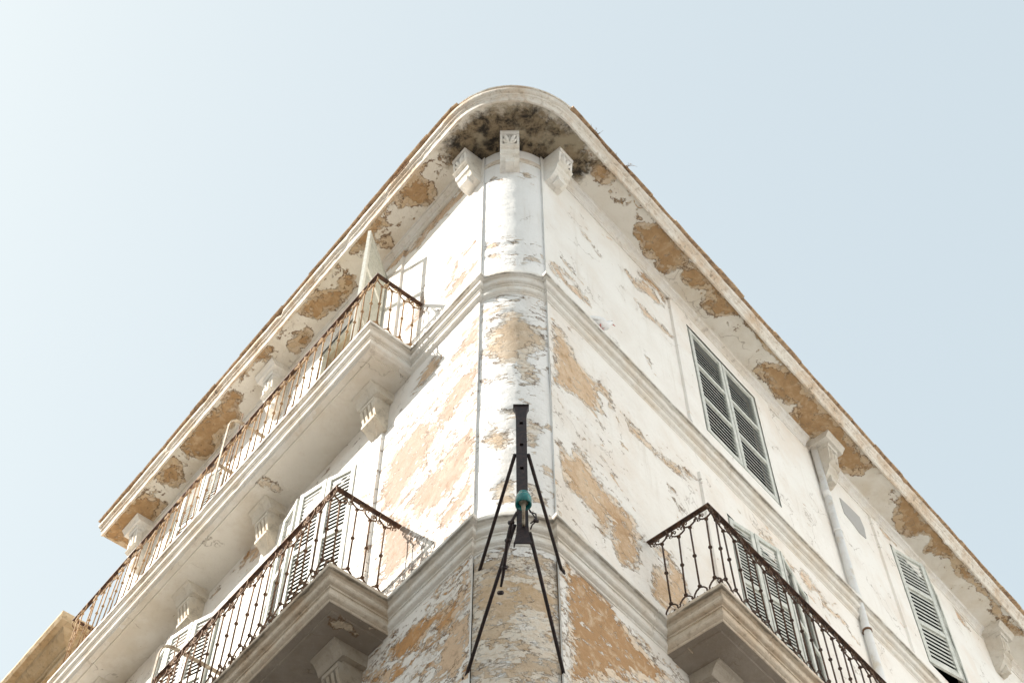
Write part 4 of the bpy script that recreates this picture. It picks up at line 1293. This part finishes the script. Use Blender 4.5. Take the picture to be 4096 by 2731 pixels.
wallp = [(-.252, 7.06, 8.10), (.355, 7.06, 8.12), (-.322, 7.07, 7.075), (.338, 7.06, 7.08)]
attach = [(-.045, .012, .95), (.045, .012, .95), (-.05, .012, .20), (.045, .012, .12)]
for (x, y, z), a in zip(wallp, attach):
    bm = bmesh.new()
    q = Vector((x - .062, y - YB, z - 7.19))
    a = Vector(a)
    tube(bm, [a, a.lerp(q, .5) + Vector((0, 0, .004)), q], .0125, 8)
    lathe(bm, [(.012, -.012), (.024, -.012), (.024, .012), (.012, .012)], 8, Matrix.Translation(a.lerp(q, .985)) @ Vector((0, 0, 1)).rotation_difference((q - a)).to_matrix().to_4x4())
    bm_obj('strut', bm, M_IRON, br, True)
bm = bmesh.new()
lathe(bm, [(.014, .075), (.030, .077), (.036, .070), (.038, .055), (.034, .050), (.046, .046), (.052, .030), (.053, .0), (.053, -.030), (.048, -.032), (.043, -.028), (.040, .005), (.030, .020), (.014, .022)], 24)
ins = bm_obj('insulator', bm, M_GLASS, br, True, Matrix.Translation((.006, -.125, .262)) @ Matrix.Rotation(R(8), 4, 'X'))
bm = bmesh.new()
tube(bm, [(0, 0, .02), (0, 0, -.055), (0, .004, -.080), (0, .03, -.115), (0, .075, -.122), (0, .12, -.10)], [.016, .013, .010, .010, .010, .010], 10)
lathe(bm, [(.005, -.02), (.030, -.012), (.030, .004), (.005, .012)], 12)
q = bm_obj('hook_pin', bm, M_STRAP, ins, True)
bm = bmesh.new()
tube(bm, [(-.04, -.014, .34), (-.02, -.04, .33), (.03, -.04, .33), (.05, -.01, .30), (.085, -.02, .27), (.09, -.02, .20), (.06, -.01, .17), (.05, 0, .14)], .005, 6)
tube(bm, [(.03, -.01, .36), (.05, -.02, .30), (.085, -.02, .22), (.075, -.03, .19), (.05, -.01, .185)], .005, 6)
tube(bm, [(.07, -.03, .19), (.10, -.02, .195)], .012, 6)
tube(bm, [(-.035, -.012, .30), (-.07, .02, .24), (-.085, .06, .18), (-.10, .12, .14), (-.125, .30, .06), (-.14, .38, .03)], [.009, .010, .013, .012, .011, .008], 6)
for p_ in ((-.075, .02, .235), (-.095, .10, .155), (-.118, .26, .08), (-.145, .42, .02)):
    tube(bm, [Vector(p_) - Vector((.010, -.01, -.006)), Vector(p_) + Vector((.014, -.01, -.012))], .015, 6)
bm_obj('tied_wire', bm, M_IRON, br, True)

# ---------------------------------------------------------------- iron awning frames over the left balconies
def awning(side, s, z0, z1, e0, arms, lab, rod=True):
    Mw = frame(side, s, 0, z0)
    rt_ = empty('awning_frame', matrix=Mw)
    tag(rt_, lab, 'iron frame', 'bent iron frames on the left balconies')
    h = z1 - z0
    bm = bmesh.new()
    p_ = [(0, e0, 0), (0, e0 - .0, h - .14), (0, e0 - .015, h - .07), (0, e0 - .05, h - .02), (0, e0 - .11, h), (0, e0 * .5, h - .002), (0, -.01, h - .004)]
    ribbon(bm, p_, (.042, 0, 0), .010)
    bm_obj('bent_strap', bm, M_STRAP, rt_)
    for z in arms:
        bm = bmesh.new(); ribbon(bm, [(0, e0, z - z0), (0, -.01, z - z0)], (.042, 0, 0), .010); bm_obj('arm', bm, M_STRAP, rt_)
    if rod:
        bm = bmesh.new(); tube(bm, [(.03, e0 * .78, 0), (.03, e0 * .78, h + .22)], [.008, .006], 6); bm_obj('rod', bm, M_RUST, rt_)
    return rt_


awning('L', 3.66, Z_LO, 9.90, .70, (), 'pale bent iron strap frame rising over the lower left railing')
awning('L', 3.67, Z_UP, 13.50, .63, (12.62,), 'brown bent iron strap frame rising over the upper left railing')

# ceramic insulator lying on the lower balcony edge
Mi = frame('L', 2.06, .60, Z_LO + .035) @ Matrix.Rotation(R(90), 4, 'Y')
ci = empty('ceramic_insulator', matrix=Mi)
tag(ci, 'small dirty white ceramic insulator lying on the edge of the lower left balcony', 'insulator')
bm = bmesh.new()
lathe(bm, [(.006, -.075), (.022, -.07), (.030, -.045), (.030, -.02), (.020, .0), (.014, .02), (.012, .03)], 14)
bm_obj('bell', bm, M_CER, ci, True)
bm = bmesh.new()
tube(bm, [(0, 0, .02), (-.005, .0, .06), (-.012, .0, .10), (-.008, 0, .13)], .011, 8)
bm_obj('stem', bm, M_PIPE, ci, True)

# thin wire along the lower left balcony
bm = bmesh.new()
a = pt('L', 1.75, .40, 10.35); b_ = pt('L', 4.9, .55, 9.35)
pts = []
for k in range(25):
    f = k / 24; p_ = a.lerp(b_, f); p_.z -= .10 * math.sin(math.pi * f); pts.append(p_ - a)
tube(bm, pts, .0022, 5)
wr = bm_obj('thin_wire', bm, M_IRON); wr.location = a
tag(wr, 'thin sagging wire strung behind the lower left railing in front of the shutters', 'wire')

# ---------------------------------------------------------------- dove on the upper string course
Md = frame('R', .70, .075, Z_UP + .002) @ Matrix.Rotation(R(180 - 22), 4, 'Z')
dv = empty('dove', matrix=Md @ Matrix.Scale(1.12, 4))
tag(dv, 'white dove standing on the string course of the right facade', 'bird')
spine = [(-.185, .088, .010, .003), (-.16, .090, .024, .006), (-.12, .093, .028, .011), (-.085, .097, .036, .026), (-.045, .102, .048, .042), (.0, .108, .055, .052), (.04, .120, .052, .052), (.072, .143, .040, .045),
         (.092, .172, .028, .032), (.106, .200, .0245, .026), (.118, .216, .0245, .0245), (.132, .219, .021, .021), (.144, .215, .012, .013), (.150, .212, .005, .006)]
bm = bmesh.new()
rings = []
for i, (x, z, ry, rz) in enumerate(spine):
    t_ = Vector((spine[min(i + 1, len(spine) - 1)][0] - spine[max(0, i - 1)][0], 0, spine[min(i + 1, len(spine) - 1)][1] - spine[max(0, i - 1)][1])).normalized()
    u_ = Vector((-t_.z, 0, t_.x))
    rings.append([bm.verts.new(Vector((x, 0, z)) + Vector((0, 1, 0)) * ry * math.cos(2 * math.pi * k / 16) + u_ * rz * math.sin(2 * math.pi * k / 16)) for k in range(16)])
for a, b_ in zip(rings, rings[1:]):
    for k in range(16): bm.faces.new((a[k], a[(k + 1) % 16], b_[(k + 1) % 16], b_[k]))
bm.faces.new(rings[0][::-1]); bm.faces.new(rings[-1])
bm_obj('body', bm, M_DOVE, dv, True)
for sg in (-1, 1):
    bm = bmesh.new()
    wp = [(.055, .128, .030), (.02, .125, .040), (-.04, .112, .036), (-.10, .100, .024), (-.15, .094, .010), (-.172, .092, .002)]
    rr_ = []
    for x, z, h in wp:
        yb = {.055: .042, .02: .053, -.04: .050, -.10: .034, -.15: .026, -.172: .018}[x]
        rr_.append([bm.verts.new((x, sg * (yb + dy), z + dz * h)) for dy, dz in ((-.012, 1), (.003, .6), (.007, 0), (.003, -.7), (-.012, -1))])
    for a, b_ in zip(rr_, rr_[1:]):
        for k in range(5): bm.faces.new((a[k], a[(k + 1) % 5], b_[(k + 1) % 5], b_[k]))
    bm.faces.new(rr_[0]); bm.faces.new(rr_[-1][::-1])
    bm_obj('wing', bm, M_DOVE, dv, True)
    bm = bmesh.new()
    lathe(bm, [(.0005, -.0045), (.0035, -.003), (.0048, 0), (.0035, .003), (.0005, .0045)], 8, Matrix.Translation((.126, sg * .0215, .221)))
    bm_obj('eye', bm, M_EYE, dv, True)
    bm = bmesh.new()
    tube(bm, [(.0, sg * .024, .070), (.004, sg * .024, .035), (.0, sg * .024, .006)], [.009, .004, .0035], 6)
    for a in (-.5, 0, .5): tube(bm, [(0, sg * .024, .005), (.026 * math.cos(a), sg * .024 + .026 * math.sin(a), .004), (.036 * math.cos(a), sg * .024 + .036 * math.sin(a), .002)], [.003, .0026, .0012], 5)
    tube(bm, [(0, sg * .024, .005), (-.018, sg * .024, .002)], [.004, .0015], 5)
    bm_obj('leg', bm, M_PINK, dv, True)
bm = bmesh.new()
tube(bm, [(.142, 0, .213), (.156, 0, .209), (.168, 0, .202), (.172, 0, .197)], [.0075, .0055, .003, .0008], 8)
bm_obj('beak', bm, M_PINK, dv, True)


# ---------------------------------------------------------------- dry weeds along the roof edge
def weed(side, s, e, z, n, hgt, spread, lab, group='dry weeds on the cornice', xy=None):
    bm = bmesh.new()
    tube(bm, [(x * spread, random.uniform(-.012, .0), random.uniform(-.004, .004)) for x in (-1.1, -.6, -.2, .2, .6, 1.1)], .007, 5)   # the matted root
    for q in range(n):
        p_ = Vector((random.uniform(-spread, spread), random.uniform(-.012, .0), 0)); pts = [p_.copy()]
        v = Vector((random.uniform(-.5, .5), random.uniform(-.1, 1.0), random.uniform(.0, 1.0))).normalized()
        L = hgt * random.uniform(.3, 1.0)
        for k in range(6):
            v = (v + Vector((random.uniform(-.5, .5), random.uniform(-.4, .4), random.uniform(-.55, .35)))).normalized()
            p_ = p_ + v * L / 6; pts.append(p_.copy())
            if random.random() < .55:
                w_ = (v + Vector((random.uniform(-1, 1), random.uniform(-.8, .8), random.uniform(-.8, .8)))).normalized()
                tube(bm, [p_, p_ + w_ * L * .12, p_ + w_ * L * .2 + Vector((0, 0, -.004))], [.0016, .0013, .0006], 4)
        tube(bm, pts, [.0026, .0024, .002, .0018, .0014, .0012, .0006], 4)
    o = bm_obj('dry_weed', bm, M_WEED, None, False, frame(side, s, e, z))
    tag(o, lab, 'weed', group)
    return o


weed('R', .24, .60, 15.17, 7, .09, .10, 'wiry dry weed on the roof edge just right of the rounded cornice')
weed('R', .52, .585, 15.13, 26, .07, .16, 'matted dry weed hanging from the roof edge right of the wiry one')
weed('R', .80, .60, 15.16, 4, .14, .05, 'sparse dry weed with long curled stems, farthest right on the roof edge')
weed('L', .80, .585, 15.13, 26, .06, .16, 'matted reddish dry weed on the roof edge left of the rounded cornice')

# ---------------------------------------------------------------- neighbouring stone building at the far left
NB = empty('stone_house', pt('L', 7.45, 0, -EYE))
tag(NB, 'ochre stone neighbouring house with a moulded cornice beyond the left balcony', 'building')
nm = Matrix.Translation(-NB.location)
bm = bmesh.new()
for q in ([(7.45, 0, -EYE), (16, 0, -EYE), (16, 0, 13.4), (7.45, 0, 13.4)], [(7.45, 0, -EYE), (7.45, -6, -EYE), (7.45, -6, 13.4), (7.45, 0, 13.4)], [(16, 0, -EYE), (16, -6, -EYE), (16, -6, 13.4), (16, 0, 13.4)], [(7.45, 0, 13.4), (16, 0, 13.4), (16, -6, 13.6), (7.45, -6, 13.6)]):
    bm.faces.new([bm.verts.new(pt('L', *v)) for v in q])
bm_obj('wall', bm, M_OCH, NB, matrix=nm)
NPROF = [(-.1, .02), (.62, .02), (.63, -.05), (.60, -.09), (.52, -.10), (.50, -.14), (.42, -.20), (.36, -.22), (.36, -.27), (.33, -.275), (.33, -.36), (.20, -.37), (.18, -.44), (.05, -.50), (-.1, -.50)]
rws = plan_rows([pt('L', 16, 0), pt('L', 7.98, 0), pt('L', 7.98, -.6)], .1)
o = sweep('cornice', rws, NPROF, M_OCH, 13.5, .008, parent=NB)
o.matrix_local = nm

# ---------------------------------------------------------------- the houses across the two streets (they shade the lower floors and throw light back)
def house(name, side, s0, s1, e0, e1, z1, lab):
    h = empty(name, pt(side, s0, e0, -EYE))
    tag(h, lab, 'building')
    M_ = Matrix.Translation(-h.location)
    bm = bmesh.new()
    c = [pt(side, s0, e0, -EYE), pt(side, s1, e0, -EYE), pt(side, s1, e1, -EYE), pt(side, s0, e1, -EYE)]
    t_ = [v + Vector((0, 0, z1 + EYE)) for v in c]
    a = [bm.verts.new(v) for v in c]; b2 = [bm.verts.new(v) for v in t_]
    for i in range(4): bm.faces.new((a[i], a[(i + 1) % 4], b2[(i + 1) % 4], b2[i]))
    bm_obj('wall', bm, M_OPP, h, matrix=M_)
    bm = bmesh.new()
    bm.faces.new([bm.verts.new(v) for v in t_])
    bm_obj('roof', bm, M_TILE, h, matrix=M_)
    bm = bmesh.new()
    k = 1 if side == 'L' else -1
    Mf = frame(side, 0, e0, 0)
    zz = 1.2
    while zz < z1 - 2.2:
        s = s0 + 1.2
        while s < s1 - 1.5:
            x0, x1 = sorted((k * s, k * (s + 1.0)))
            box(bm, x0, x1, -.04, .05, zz, zz + 1.9, Mf); s += 2.4
        zz += 3.6
    bm_obj('window', bm, M_GREEN, h, matrix=M_)
    return h


house('street_house', 'L', 2.0, 18, 6.5, 12, 15.05, 'tall pale house across the left street, behind the viewer')
house('street_house', 'R', 0.0, 18, 6.5, 12, 15.0, 'unseen pale house across the right street, added to bounce light')  # added out of view; height and pale walls set to bounce light
